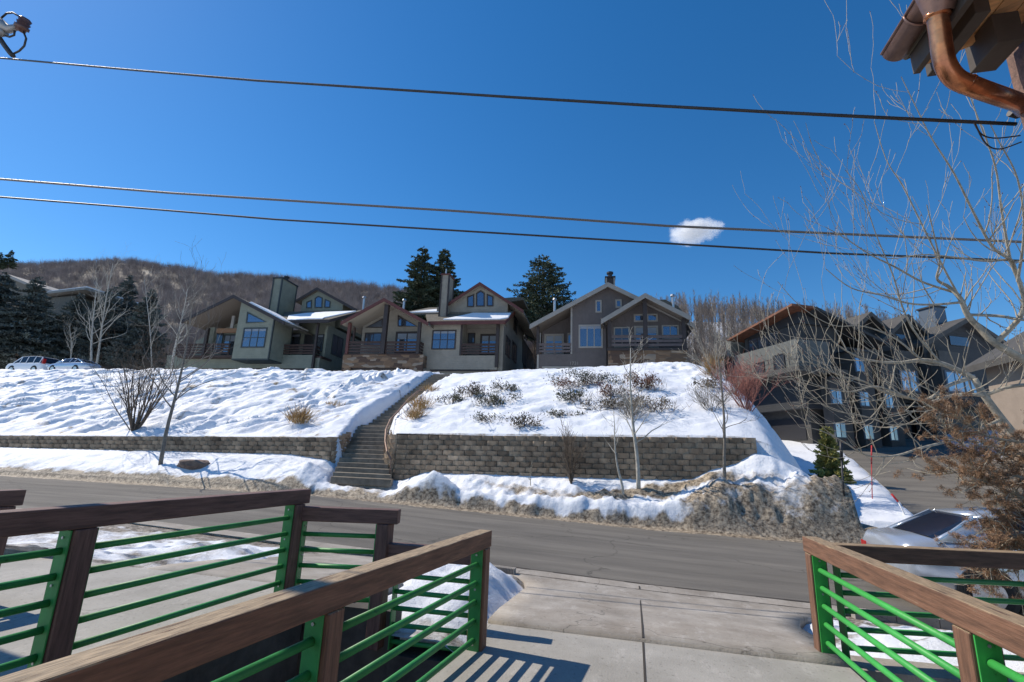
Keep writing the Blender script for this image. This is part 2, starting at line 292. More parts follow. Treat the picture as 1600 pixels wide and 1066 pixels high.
    z=np.where(Y<16.05,zr-.035+.07*ss(15.55,15.85,Y+fbm(X*2,Y*2,3)*.5),z)
    slope=ip(Y,[(18,.8),(20,1.05),(26,2.0),(30,2.3),(34,2.6)])
    z=np.where(Y>18.1,np.maximum(z-sp*slope,zs),z)
    z=np.where((Y<=18.1)&(X>6.2),np.maximum(zr,np.minimum(z,zr+.5*np.exp(-((X-6.5)/.8)**2))),z)
    # hill behind
    Yr=ip(X,[(-60,150),(-38,150),(0,95),(200,95)])
    zR=ip(X,[(-420,84),(-294,81.5),(-214,78.5),(-170,70),(-135,65.5),(-109,62),(-82,58),(-38,50),(0,27.5),(10,28.5),(20,28),(31,26),(41,24.5),(48,22.5),(63,16),(120,10)])
    Y0=ip(X,[(-60,52),(0,50),(60,58)])
    h=np.clip((Y-Y0)/(Yr-Y0),0,1.0); zb=np.where(X<4,zp,ip(X,[(4,7.3),(7,5.2)]))
    hz=zb+(zR-zb)*(h*.85+.15*h*h)
    hz=hz-np.maximum(0,Y-Yr)*.15
    z=np.where(Y>Y0,hz+fbm(X*.05,Y*.05,4)*5*ss(0,.2,h)*(1-ss(.8,1,h)*.8),z)
    if fine:
        sl=(Y>18.3)&(Y<32)&(X<7)
        rough=fbm(X*1.6,Y*1.6,5)*np.where(X<-13,.22,.13)+np.where(X<-13.5,fbm((X*.85-Y*.5)*2.4,(Y*.85+X*.5)*.55,4)*.5,fbm(X*.8,Y*3,3)*.12)
        z=np.where(sl,z+rough*ss(18.15,18.8,Y)+fbm(X*1.1,Y*2,4)*.10+np.abs(fbm(X*3.3,Y*3.3,3))*.16*ss(18.3,19,Y),z)
        for (dx,dy,rd,dp) in _dents:
            m=(np.abs(X-dx)<rd*2.5)&(np.abs(Y-dy)<rd*2.5)
            if m.any():
                q=((X[m]-dx)**2+(Y[m]-dy)**2)/rd**2; z[m]-=dp*np.exp(-q*1.6)-.35*dp*np.exp(-(np.sqrt(q)-1.3)**2*4)
    if fine:
        for (dx,dy,ln,wd,dp,an) in _str:
            m=(np.abs(X-dx)<ln*2.2)&(np.abs(Y-dy)<ln*2.2)
            if m.any():
                a=(X[m]-dx)*math.cos(an)+(Y[m]-dy)*math.sin(an); c=-(X[m]-dx)*math.sin(an)+(Y[m]-dy)*math.cos(an)+.25*np.sin(a*3/ln+dx)*wd
                z[m]-=dp*np.exp(-(a/ln)**4)*(np.exp(-(c/wd)**2)-.45*np.exp(-((c/wd-1.9))**2))
    # stairs trench
    e=np.abs(X-stair_c(Y))-stair_w(Y)/2
    tr=(Y>16.7)&(Y<31.3)
    z=np.where(tr&(e<.28),np.where(e<.06,stair_z(Y)-.35,np.minimum(z,stair_z(Y)-.35+(z-stair_z(Y)+.35)*np.clip(e/.28,0,1))),z)
    return z
def tpoint(x,y_): return float(T(np.array([[x]],float),np.array([[y_]],float),True)[0,0])
def grid(name,xs,ys,zf,mat_,dirtf=None,kind='structure'):
    X,Y=np.meshgrid(xs,ys); Z=zf(X,Y); nx,ny=len(xs),len(ys)
    V=np.stack([X,Y,Z],-1).reshape(-1,3); i=np.arange(nx*ny).reshape(ny,nx)
    Q=np.stack([i[:-1,:-1],i[:-1,1:],i[1:,1:],i[1:,:-1]],-1).reshape(-1,4)
    d=dirtf(X,Y,Z) if dirtf else np.zeros_like(X)
    o=npmesh(name,V,Q,mat_,attr={'dirt':d},smooth=True); o['kind']=kind; return o
def dirt(X,Y,Z):
    f=fbm(X*.5+9,Y*.8,4); f2=fbm(X*2.3,Y*2.3,3)
    d=np.full(X.shape,-.2)
    # gritty strip at road edge
    d=np.maximum(d,.9*(1-ss(16.2,16.46,Y+f2*.35)))
    lf=(X<-11.5)
    d=np.maximum(d,np.where(lf,.46*(1-ss(16.3,17.1,Y)),-1))
    mid=ss(-7,-4,X)*np.exp(-((Y-17.15-.3*np.sin(X*.7))/.34)**2)*1.05*(.72+f*1.3+f2*.5)
    d=np.maximum(d,np.where(Y<18,mid,-1))
    md=ss(.6,2.4,X+f2)*(1-ss(16.9,17.3,Y+f2*.6))*(1-ss(8,9,X))
    d=np.maximum(d,md*(.72+f*.7+f2*.4))
    st=np.exp(-((X+9.6)/1.2)**2)*(Y<17)*(.6+f2)
    d=np.maximum(d,st)
    d=np.maximum(d,np.exp(-((X+7.1)/.6)**2)*np.exp(-((Y-16.25)/.2)**2)*.7)
    # thin spots on slope
    sl=(Y>18.3)&(Y<31)
    d=np.where(sl,np.maximum(d,.12+f*.6+f2*.45+np.where(X<-13,.13+.25*(fbm(X*1.9,Y*1.9,3)>.2),.12*(f>.18))),d)
    d=np.where((Y>18.1)&(Y<18.7),np.maximum(d,.62*np.exp(-((Y-18.15)/.13)**2)*(.75+f2*1.2)),d)
    d=np.where(Y>45,np.where(X<-5,.85,.5)+f*.9,d)
    d=np.where((X>7)&(Y>17)&(Y<40),.1+f,d)
    return d
HX,HY=np.arange(-64,13,.15),np.arange(15.9,46,.15)
HZ=T(*np.meshgrid(HX,HY))
def tpoint(x,y_):
    if not(HX[0]<x<HX[-2] and HY[0]<y_<HY[-2]): return float(T(np.array([[x]],float),np.array([[y_]],float),False)[0,0])
    i=(x-HX[0])/.15; j=(y_-HY[0])/.15; a,c=int(i),int(j); i-=a; j-=c
    return float((HZ[c,a]*(1-i)+HZ[c,a+1]*i)*(1-j)+(HZ[c+1,a]*(1-i)+HZ[c+1,a+1]*i)*j)
def hit(u,v,Y0=16.0,Y1=60,fall=None):
    Y=Y0
    while Y<Y1:
        q=ony(u,v,Y)
        if tpoint(q.x,Y)>=q.z: return q
        Y+=.05
    return ony(u,v,fall or Y1)
xf=np.arange(-64,9,.115)
grid('roadside_snow',np.concatenate([np.arange(-64,-14,.12),np.arange(-14,9,.07),np.arange(9,13,.5)]),np.arange(15.5,18.26,.065),T,M['snow'],dirt)
grid('snow_bank',np.concatenate([xf,np.arange(9,13,.5)]),np.arange(18.235,33.01,.105),T,M['snow'],dirt)
xc=np.concatenate([np.arange(-460,-64,6),np.arange(-64,60,1.0),np.arange(60,320,6)])
grid('snowfield',np.concatenate([np.arange(-64,9,1.),np.arange(9,60,1.)]),np.arange(32.95,52.1,.8),lambda X,Y:T(X,Y,False),M['snow'],dirt)
grid('hillside',xc,np.arange(51.8,230,2.2),lambda X,Y:T(X,Y,False),M['hill'],dirt)
grid('snow_verge_right',np.arange(12.5,60,.6),np.arange(15.9,33.3,.6),lambda X,Y:T(X,Y,False),M['snow'],dirt).name='snow_verge'
# big base sheet
b=MB(); b.face([(-3000,-3000,-3.4),(3000,-3000,-3.4),(3000,3000,-3.4),(-3000,3000,-3.4)]); tag(b.build('ground',M['hill']),kind='structure')
# street
xs=np.arange(-90,80,1.0)
ye=lambda X:16.15
def crown(X,Y): return zroad(X)+.05*np.sin(np.clip((Y-8.95)/7.1,0,1)*np.pi)
grid('road',xs,np.linspace(8.95,16.3,16),crown,M['asphalt'])
grid('gutter_pan',xs,np.linspace(8.52,8.93,3),lambda X,Y:zroad(X)+.012-.03*np.sin((Y-8.52)/.41*np.pi),M['concrete'])
# side road
def sroad():
    L=[(8.6,16.2),(8.9,19),(10.2,24),(11.6,30),(13,38),(14.5,46)]; Rr=[(22,16.2),(17.5,19),(16.8,24),(18.5,30),(20.5,38),(22,46)]
    V=[];n=12
    La=np.array(L);Ra=np.array(Rr); ysn=np.linspace(16.2,46,40)
    lx=np.interp(ysn,La[:,1],La[:,0]); rx=np.interp(ysn,Ra[:,1],Ra[:,0])
    for a,b_,y_ in zip(lx,rx,ysn):
        for k in range(n+1):
            x=a+(b_-a)*k/n; V.append((x,y_,float(sidez(x,y_))+.02))
    V=np.array(V); i=np.arange(len(V)).reshape(40,n+1); Q=np.stack([i[:-1,:-1],i[:-1,1:],i[1:,1:],i[1:,:-1]],-1).reshape(-1,4)
    o=npmesh('side_road',V,Q,M['asphalt'],attr={'dirt':np.zeros(len(V))},smooth=True); o['kind']='structure'
sroad()
# near side: deck, apron, neighbour's drive, snowy verge
def vz(X,Y): # natural ground between the decks and the street
    base=np.interp(Y,[4.6,5.0,8.5,8.6],[-.12,-.14,-.40,-.40])+(zroad(X)+.37)*ss(5,8.5,Y)*1.0+ip(X,[(-12,.3),(-3.6,.2),(-3.2,0),(3,0)])*(1-ss(5,8.4,Y))
    n=fbm(X*1.3+4,Y*1.3,4)
    bump=.42*np.exp(-((X+2.25)/.55)**2)*np.exp(-((Y-6.7)/.9)**2)+.12*np.exp(-((X+2.6)/.6)**2)*ss(5,5.4,Y)*(1-ss(7.6,8.2,Y))
    bump=bump+.22*np.exp(-((X+6.3)/1.3)**2)*np.exp(-((Y-6.6)/.5)**2)+.30*np.exp(-((X+7.6)/.8)**2)*np.exp(-((Y-4.9)/.6)**2)
    bump=bump+.12*ss(2.4,3.2,X)*np.exp(-((Y-6.8)/1.0)**2)
    base=base-.13*ss(-1.9,-1.55,X)*(1-ss(1.9,2.6,X))-.10*ss(-5.5,-5.2,X)*(1-ss(-3.0,-2.8,X))
    return base+bump*(1+n*1.6)+n*.05+(fbm(X*6,Y*6,3)*.09+np.abs(fbm(X*3,Y*3,3))*.12)*ss(5,5.3,Y)*(1-ss(8,8.4,Y))
def vd(X,Y,Z):
    f=fbm(X*1.1+2,Y*1.1,4); g=fbm(X*4,Y*4,3)
    d=np.full(X.shape,.05)+f*.5
    d=np.maximum(d,ss(7.6,8.2,Y+g)*.9)
    d=np.maximum(d,(X>2)*(.24+g*1.0+f*.6))
    d=np.maximum(d,(np.abs(X+2.4)<1.2)*(.18+g*.9+f*.5))
    d=np.maximum(d,(1-ss(5.1,5.5,Y+g*.6))*.6)
    d=np.maximum(d,(X<-4.0)*(.56+f*.9+g*.5))
    return d
M['vsnow']=snowmat('verge_snow',(.09,.07,.05),(.42,.37,.31))
grid('verge',np.arange(-14,13,.07),np.arange(4.85,8.56,.07),vz,M['vsnow'],vd)
grid('verge_far',np.arange(-60,-13.9,.5),np.arange(3,8.6,.4),lambda X,Y:zroad(X)+.1+fbm(X,Y)*.1,M['vsnow'],lambda X,Y,Z:X*0+.3).name='snow_verge'
DX0,DX1=-1.62,1.62
b=MB(); b.hexa([(-1.95,-3,-.3),(1.95,-3,-.3),(1.72,5.1,-.3),(-1.45,5.1,-.3)],[(-1.95,-3,0),(1.95,-3,0),(1.72,5.1,0),(-1.45,5.1,0)]); tag(b.build('bridge_deck',M['concrete_grey'],bevel=.01),kind='structure')
ay=np.linspace(5.103,8.53,14)
AV=[];nA=12
for y_ in ay:
    lx=np.interp(y_,[5.1,7.5,8.1,8.55],[-1.45,-1.55,-1.75,-2.3]); rx=np.interp(y_,[5.1,6.8,7.8,8.55],[1.72,1.80,2.1,2.9])
    zz=np.interp(y_,[5.1,5.6,8.0,8.55],[0,-.03,-.36,-.385])
    for k in range(nA+1):
        x=lx+(rx-lx)*k/nA; AV.append((x,y_,zz+(zroad(np.array(x))+.37)*ss(5.1,8.55,y_)))
i=np.arange(len(AV)).reshape(14,nA+1); Q=np.stack([i[:-1,:-1],i[:-1,1:],i[1:,1:],i[1:,:-1]],-1).reshape(-1,4)
def slab(name,V,Q,mat_,h=.12):
    o=npmesh(name,np.array(V)+np.array([0,0,.03]),Q,mat_,attr={'dirt':np.zeros(len(V))}); o['kind']='structure'
    sm=o.modifiers.new('s','SOLIDIFY'); sm.thickness=h; sm.offset=-1; return o
slab('driveway_apron',AV,Q,M['concrete'])
# joints: thin dark grooves
b=MB(); b.box(.035,-2,.0025,.053,5.09,.004)
for (x0,y0,z0,x1,y1,z1) in ((.035,5.11,.034,.06,8.52,-.345),):
    b.hexa([(x0,y0,z0-.002),(x0+.018,y0,z0-.002),(x0+.018,5.6,.003),(x0,5.6,.003)],[(x0,y0,z0+.002),(x0+.018,y0,z0+.002),(x0+.018,5.6,.005),(x0,5.6,.005)])
    b.hexa([(x0,5.6,.001),(x0+.018,5.6,.001),(x0+.018,8.0,-.332),(x0,8.0,-.332)],[(x0,5.6,.005),(x0+.018,5.6,.005),(x0+.018,8.0,-.326),(x0,8.0,-.326)])
b.box(.03,8.53,-.41,.05,8.93,-.368)
tag(b.build('joint_line',M['crack']),kind='structure')
for (x0,x1,y0,y1,dz) in ((-3,13,8.915,8.955,.016),(-2.2,2.9,8.505,8.53,.018)):
    b=MB(); n=40
    for i in range(n):
        a=x0+(x1-x0)*i/n; c=x0+(x1-x0)*(i+1)/n; za,zc=float(zroad(a))+dz,float(zroad(c))+dz; j=random.uniform(-.006,.012); b.face([(a,y0-j,za),(c,y0-j,zc),(c,y1+j,zc),(a,y1+j,za)])
    tag(b.build('gutter_seam',M['crack']),kind='structure')
for x0,x1 in ((2.95,13),(-2.5,-1.95)):
    b=MB(); n=20
    for i in range(n):
        a=x0+(x1-x0)*i/n; c=x0+(x1-x0)*(i+1)/n; za,zc=float(zroad(a)),float(zroad(c)); b.hexa([(a,8.36,za-.3),(c-.01,8.36,zc-.3),(c-.01,8.515,zc-.3),(a,8.515,za-.3)],[(a,8.36,za+.11),(c-.01,8.36,zc+.11),(c-.01,8.5,zc+.11),(a,8.5,za+.11)])
    tag(b.build('kerb',M['concrete']),kind='structure')
# neighbour's bridge and drive on the left
b=MB(); b.hexa([(-7.4,-2,-.1),(-3.45,-2,-.1),(-3.42,4.9,-.1),(-7.2,4.9,-.1)],[(-7.4,-2,.2),(-3.45,-2,.2),(-3.42,4.9,.2),(-7.2,4.9,.2)]); o=b.build('neighbour_deck',M['concrete_grey'],bevel=.01); tag(o,kind='structure'); o.name='concrete_walkway'
AV=[]
for y_ in ay-.17:
    lx=np.interp(y_,[4.9,8.4],[-5.6,-5.9]); rx=np.interp(y_,[4.9,8.4],[-2.9,-2.55])
    for k in range(nA+1):
        x=lx+(rx-lx)*k/nA; AV.append((x,y_,np.interp(y_,[4.9,5.3,8.4],[.17,.14,-.30+.06])+(ss(-3.4,-2.9,x))*-.05))
slab('concrete_drive',AV,Q,M['concrete'])
# pit walls
b=MB()
b.box(-3.42,-2,-3.3,-3.2,4.6,.19)
b.hexa([(-3.4,4.68,-3.3),(-2.38,4.9,-3.3),(-2.38,5.1,-3.3),(-3.4,5.1,-3.3)],[(-3.4,4.68,.12),(-2.38,4.9,.06),(-2.38,5.1,.06),(-3.4,5.1,.12)])
b.hexa([(-2.376,4.84,-3.3),(-1.44,4.86,-3.3),(-1.44,5.3,-3.3),(-2.376,5.12,-3.3)],[(-2.376,4.84,-.30),(-1.44,4.86,-.30),(-1.44,5.3,-.30),(-2.376,5.12,-.30)])
o=b.build('concrete_pit_wall',M['concrete_shade']); tag(o,'concrete retaining wall of the sunken pit left of the walkway, shade put into its dark colour','wall')
b=MB(); b.hexa([(1.73,5.25,-3.3),(12,5.9,-3.3),(12,6.2,-3.3),(1.73,5.6,-3.3)],[(1.73,5.25,-.06),(12,5.9,-.06),(12,6.2,-.06),(1.73,5.6,-.06)])
o=b.build('concrete_pit_wall',M['concrete']); tag(o,'concrete retaining wall under the cross rail right of the walkway','wall')
b=MB(); b.box(-3.3,-2,-3.35,12,6,-3.2); tag(b.build('pit_floor',M['concrete_shade']),kind='structure')
# ================= RETAINING WALLS (split-face blocks)
M['block']=mat('split_block',(.30,.215,.145),.95,n_scale=5,col2=(.45,.34,.235),tint=.45,bump=.9,b_scale=10)
def blockwall(name,pts,ztop,zbot,label,h=.19,bw=.44,parent=None):
    # pts: plan polyline; ztop(t_x) and zbot give heights by x; courses follow the top
    b=MB(); pts=[Vector((*q,0)) for q in pts]; seg=[]
    s=0
    for a,c in zip(pts,pts[1:]): seg.append((s,a,c,(c-a).length)); s+=(c-a).length
    def at(t):
        for s0,a,c,L in seg:
            if t<=s0+L+1e-6: d=(c-a)/L; return a+d*(t-s0),d
        return pts[-1],(seg[-1][2]-seg[-1][1]).normalized()
    n=int(s/bw); rows=12
    for rr in range(rows):
        for k in range(-1,n+1):
            t0=max(0,k*bw+(bw/2 if rr%2 else 0)); t1=min(s,t0+bw-.012+random.uniform(-.004,.004))
            if t1-t0<.08: continue
            q0,d=at(t0); q1,_=at(t1); nrm=Vector((d.y,-d.x,0))
            zt=ztop((q0.x+q1.x)/2,t0)-rr*h
            if zt<zbot(q0.x)-.15: continue
            off=.018*rr+random.uniform(-.012,.018); z1=zt-.006; z0=zt-h+.004
            f=nrm*(off); c=.05+random.uniform(-.01,.02); bk=-nrm*.3
            b.cur=min(1,max(.001,random.gauss(.5,.22)))
            e=d*c; base=[q0+f,q1+f,q1+bk,q0+bk]
            # front face bulges: chamfered left, right and top
            vs=[]
            m0=q0+(q1-q0)*.2; m1=q1-(q1-q0)*.2; o2=nrm*(.055+random.uniform(-.015,.02))
            for z,kk in ((z0,.35),(z1,1)): vs+= [(*(v.xy),z) for v in (q0+f,m0+f+o2*kk,m1+f+o2*kk,q1+f,q1+f+bk,q0+f+bk)]
            b.mesh(vs,[(0,1,7,6),(1,2,8,7),(2,3,9,8),(3,4,10,9),(4,5,11,10),(5,0,6,11),(6,7,8,9,10,11),(5,4,3,2,1,0)])
    # dark core behind the joints
    o=b.build(name,M['block'],parent); return o
zt_r=lambda x,t:float(ip(x,[(-9.6,2.26),(-9.3,2.30),(3.6,2.5),(4.3,2.52)]))
wr=empty('block_retaining_wall',(0,0,0)); tag(wr,'tall tan split-block retaining wall right of the stairs, below the snowy bank','retaining wall')
o=blockwall('wall_face',[(-9.15,17.95),(4.0,17.95)],zt_r,lambda x:.55,'',parent=wr)
o=blockwall('wall_return',[(-11.3,21.6),(-10.35,19.6),(-9.75,18.25),(-9.3,17.93),(-9.17,17.9)],lambda x,t:2.32+max(0,(2.6-t)*.22),lambda x:.5,'',parent=wr)
b=MB(); b.box(-9.3,18.06,.4,4.0,18.16,2.36); b.build('wall_core',M['crack'],wr)
wl=empty('block_retaining_wall',(0,0,0)); tag(wl,'low tan split-block retaining wall running left of the stairs to the photo edge','retaining wall')
blockwall('wall_face',[(-45,18.0),(-12.1,17.95)],lambda x,t:float(ip(x,[(-60,1.4),(-31.4,1.76),(-11,2.16)])),lambda x:.9 if x<-13 else .7,'',parent=wl)
blockwall('wall_return',[(-12.12,17.95),(-12.0,18.5),(-12.35,19.6)],lambda x,t:2.16+t*.2,lambda x:.6,'',parent=wl)
b=MB(); b.box(-45,18.08,.5,-12.2,18.16,1.7); b.build('wall_core',M['crack'],wl)
# ================= STAIRS
M['step']=mat('step_stone',(.17,.137,.10),.9,n_scale=4,col2=(.28,.235,.18),tint=.2,bump=.4,b_scale=12)
st=empty('stone_stairs',(-10,17,.6)); tag(st,'weathered stone stairs climbing the snowy bank between the two block walls','stairs')
yy=16.75; zz=.48; k=0; 
while yy<31:
    rise=float(stair_z(yy+.35)-stair_z(yy+.02)); run=.33 if yy<21 else .42
    zt=float(stair_z(yy+run*.5))+.04
    c=float(stair_c(yy+.15)); w2=float(stair_w(yy+.15))/2
    b=MB(); b.cur=random.uniform(.1,.9); tl=.10
    b.hexa([(c-w2-.05,yy,zt-.26),(c+w2+.05,yy+random.uniform(-.02,.02),zt-.26),(c+w2-.1,yy+run+.12,zt-.26),(c-w2-.1,yy+run+.12,zt-.26)],
           [(c-w2-.05,yy,zt),(c+w2+.05,yy,zt),(c+w2-.1,yy+run+.12,zt+.005),(c-w2-.1,yy+run+.12,zt+.005)])
    o=b.build('step',M['step'],bevel=.018); o.parent=st; o.matrix_parent_inverse=Matrix.Translation((10,-17,-.6))
    yy+=run; k+=1
M['rustrail']=mat('rusty_rail',(.24,.15,.11),.6,.3,n_scale=4,n_amt=.3)
hr=empty('stair_handrail',(-9.3,17.3,.7)); tag(hr,'curved rusty metal handrail on the right side of the stone stairs','handrail')
def rel(b,name,m,par,**k):
    o=b.build(name,m,**k); o.parent=par; o.matrix_parent_inverse=par.matrix_basis.inverted() if False else Matrix.Translation(-par.location); return o
hp=[ony(*q) for q in ((611,718,17.5),(605,706,17.5),(602,690,17.9),(603,672,18.6),(610,656,19.6),(624,641,20.9),(640,622,22.6),(652,612,24.0),(665,605,25.3))]
b=MB(); b.tube(hp,.042,8); rel(b,'rail',M['rustrail'],hr)
for i,dz in ((0,.75),(3,.9),(5,.9),(7,.95),(8,.9)):
    b=MB(); q=hp[i]; b.tube([q,q-Vector((0,0,dz))],.022,6); rel(b,'post',M['rustrail'],hr)
# thin light railing higher on the right side of the upper flight
hr2=empty('stair_handrail',(-12,26,5)); tag(hr2,'thin pale pipe handrail beside the upper flight of the stone stairs','handrail')
b=MB(); hp2=[ony(*q) for q in ((680,633,23),(700,618,25.2),(724,596,28.5))]; b.tube(hp2,.022,6); rel(b,'rail',M['rustrail'],hr2)
for q in hp2: b=MB(); b.tube([q,q-Vector((0,0,.8))],.02,6); rel(b,'post',M['rustrail'],hr2)
# ================= GREEN-BAR RAILINGS
def woodmat(name,paint,wood,amt):
    m=bpy.data.materials.new(name); m.use_nodes=True; nt=m.node_tree; b=nt.nodes['Principled BSDF']; b.inputs['Roughness'].default_value=.65
    tc=nt.nodes.new('ShaderNodeTexCoord'); ge=nt.nodes.new('ShaderNodeNewGeometry')
    mp=nt.nodes.new('ShaderNodeMapping'); mp.inputs['Scale'].default_value=(1.2,14,14); nt.links.new(tc.outputs['Object'],mp.inputs[0])
    n=nt.nodes.new('ShaderNodeTexNoise'); n.inputs['Scale'].default_value=2.2; n.inputs['Detail'].default_value=8; n.inputs['Roughness'].default_value=.7; nt.links.new(mp.outputs[0],n.inputs['Vector'])
    n3=nt.nodes.new('ShaderNodeTexNoise'); n3.inputs['Scale'].default_value=9; n3.inputs['Detail'].default_value=4; nt.links.new(mp.outputs[0],n3.inputs['Vector'])
    wr_=nt.nodes.new('ShaderNodeValToRGB'); wr_.color_ramp.elements[0].position=.35; wr_.color_ramp.elements[1].position=.65
    wr_.color_ramp.elements[0].color=(*[c*.45 for c in wood],1); wr_.color_ramp.elements[1].color=(*wood,1); nt.links.new(n3.outputs['Fac'],wr_.inputs[0])
    pr=nt.nodes.new('ShaderNodeValToRGB'); pr.color_ramp.elements[0].position=.38; pr.color_ramp.elements[1].position=.62
    pr.color_ramp.elements[0].color=(*[c*.55 for c in paint],1); pr.color_ramp.elements[1].color=(*[c*1.2 for c in paint],1); nt.links.new(n.outputs['Fac'],pr.inputs[0])
    # paint has worn off upward-facing wood and along some grain
    sx=nt.nodes.new('ShaderNodeSeparateXYZ'); nt.links.new(ge.outputs['Normal'],sx.inputs[0])
    a=nt.nodes.new('ShaderNodeMath'); a.operation='MULTIPLY_ADD'; a.inputs[1].default_value=amt; nt.links.new(sx.outputs['Z'],a.inputs[0]); nt.links.new(n.outputs['Fac'],a.inputs[2])
    mr=nt.nodes.new('ShaderNodeMapRange'); mr.inputs['From Min'].default_value=.62; mr.inputs['From Max'].default_value=.70; nt.links.new(a.outputs[0],mr.inputs['Value'])
    mx=nt.nodes.new('ShaderNodeMix'); mx.data_type='RGBA'; nt.links.new(pr.outputs[0],mx.inputs['A']); nt.links.new(wr_.outputs[0],mx.inputs['B']); nt.links.new(mr.outputs[0],mx.inputs['Factor'])
    nt.links.new(mx.outputs['Result'],b.inputs['Base Color'])
    bp=nt.nodes.new('ShaderNodeBump'); bp.inputs['Strength'].default_value=.5; bp.inputs['Distance'].default_value=.006; nt.links.new(n3.outputs['Fac'],bp.inputs['Height'])
    bq=nt.nodes.new('ShaderNodeBump'); bq.inputs['Strength'].default_value=.5; bq.inputs['Distance'].default_value=.01; bq.invert=True; nt.links.new(mr.outputs[0],bq.inputs['Height']); nt.links.new(bp.outputs[0],bq.inputs['Normal'])
    nt.links.new(bq.outputs[0],b.inputs['Normal']); return m
M['wood_old']=woodmat('worn_painted_wood',(.22,.105,.062),(.46,.34,.21),.27)
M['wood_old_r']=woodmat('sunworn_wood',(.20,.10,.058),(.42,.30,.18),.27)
M['wood_new']=woodmat('brown_painted_wood',(.165,.085,.066),(.2,.15,.1),.02)
M['green']=mat('green_paint',(.035,.24,.06),.5,n_scale=5,n_amt=.15,bump=.08,b_scale=25)
M['green_sunlit']=mat('sunlit_green_paint',(.045,.36,.065),.5,n_scale=5,n_amt=.12,bump=.08,b_scale=25)  # lighter copy of the green paint, with sun on the bars put into the colour
stain(M['green'],22,(1,1,1),.45,.30,.38); stain(M['green_sunlit'],22,(1,1,1),.45,.30,.38); stain(M['block'],1.3,(1,1,.3),.6)
def local_bar(name,p0,p1,w_,h,mat_,par,bevel=.008,sub=0):
    p0,p1=Vector(p0),Vector(p1); d=p1-p0; L=d.length; d.normalize(); sd=Vector((0,0,1)).cross(d)
    if sd.length<1e-4: sd=Vector((0,1,0))
    sd.normalize(); up=d.cross(sd)
    b=MB(); b.box(0,-w_/2,-h/2,L,w_/2,h/2); o=b.build(name,mat_,bevel=bevel)
    mw=Matrix((( d.x,sd.x,up.x,p0.x),(d.y,sd.y,up.y,p0.y),(d.z,sd.z,up.z,p0.z),(0,0,0,1)))
    o.parent=par; o.matrix_parent_inverse=Matrix.Translation(-par.location); o.matrix_basis=mw; return o
def railing(p0,p1,ztop,posts,label,wood,green,post_top=None,zfloor=0,group=None,zb=-.35,side=1,bars=5,over=(0,0),first=.27,z1=None,gap=.15,pw=.14,skip=()):
    p0=Vector((*p0,0));p1=Vector((*p1,0)); d=(p1-p0).normalized(); L=(p1-p0).length; nr=Vector((-d.y,d.x,0))
    zend=ztop if z1 is None else z1
    rt=empty('bar_railing',(p0.x,p0.y,zfloor)); tag(rt,label,'railing',group)
    Z=lambda t:ztop+(zend-ztop)*t/L
    a=p0-d*over[0]; c=p1+d*over[1]
    local_bar('top_rail',(a.x,a.y,Z(-over[0])-.07),(c.x,c.y,Z(L+over[1])-.07),.135,.14,wood,rt)
    for t in [q for k_,q in enumerate(posts) if k_ not in skip]:
        q=p0+d*t; local_bar('post',(q.x,q.y,zfloor+zb),(q.x,q.y,Z(t)-.143),pw,pw,wood,rt)
    for t0,t1 in zip(posts,posts[1:]):
        zt=Z((t0+t1)/2)
        for t in (t0+pw/2+.007,t1-pw/2-.007):
            q=p0+d*t; zq=Z(t)
            b=MB(); bx=q-nr*.055; cx=q+nr*.055
            b.bar((q.x,q.y,zq-.96),(q.x,q.y,zq-.145),.11,.010,up=d)
            o=rel(b,'plate',green,rt,bevel=.002)
            b=MB()
            for zz in (.19,.47,.90):
                qq=q+d*(.010 if t>(t0+t1)/2 else .010)*(-1 if t>(t0+t1)/2 else 1); b.tube([(qq.x,qq.y,zq-zz),(qq.x+d.x*.004*(-1 if t>(t0+t1)/2 else 1),qq.y+d.y*.004*(-1 if t>(t0+t1)/2 else 1),zq-zz)],.009,8)
            rel(b,'bolt',M['metal'],rt)
        for k in range(bars):
            a_=p0+d*(t0+pw/2+.01); c_=p0+d*(t1-pw/2-.01)
            b=MB(); za=Z(t0)-first-gap*k; zc_=Z(t1)-first-gap*k
            b.tube([(a_.x,a_.y,za),(c_.x,c_.y,zc_)],.0225,12); rel(b,'bar',green,rt,smooth=True)
    return rt
# our left: end post at (-1.36,4.45); middle post seen at px 630
railing((-1.36,4.46),(-1.80,.6),.95,[.0,2.0,3.9],'weathered brown timber railing with green bars, nearest left of the walkway','' or M['wood_old'],M['green'],over=(.09,.6))
railing((1.64,5.42),(1.80,.4),.965,[.0,2.13,4.26],'sunlit worn timber railing with bright green bars right of the walkway',M['wood_old_r'],M['green_sunlit'],over=(.10,.6))
railing((-2.44,4.86),(-1.43,4.90),.71,[.0,.98],'low brown cross railing behind the end of the near left railing',M['wood_new'],M['green'],zfloor=-.3,over=(.05,.0),first=.30,skip=(0,1))
railing((-3.42,4.60),(-2.45,4.84),1.04,[.02,.93],'short brown cross railing with green bars at the far corner of the left deck',M['wood_new'],M['green'],zfloor=.1,over=(.0,.07))
railing((-3.39,4.52),(-3.66,.8),1.21,[.0,1.95,3.9],'clean dark brown railing with green bars along the left deck',M['wood_new'],M['green'],zfloor=.2,over=(.13,.5))
railing((-5.62,3.40),(-6.0,.6),1.16,[.02,2.0],'far left brown railing end at the photo edge behind the left deck',M['wood_new'],M['green'],zfloor=.2,over=(.1,.5))
railing((1.70,5.38),(7.2,6.35),.93,[.02,1.85,3.7,5.5],'brown timber cross railing with green bars in front of the silver car',M['wood_old_r'],M['green'],zfloor=0,over=(.0,.0),zb=-.3,skip=(0,))
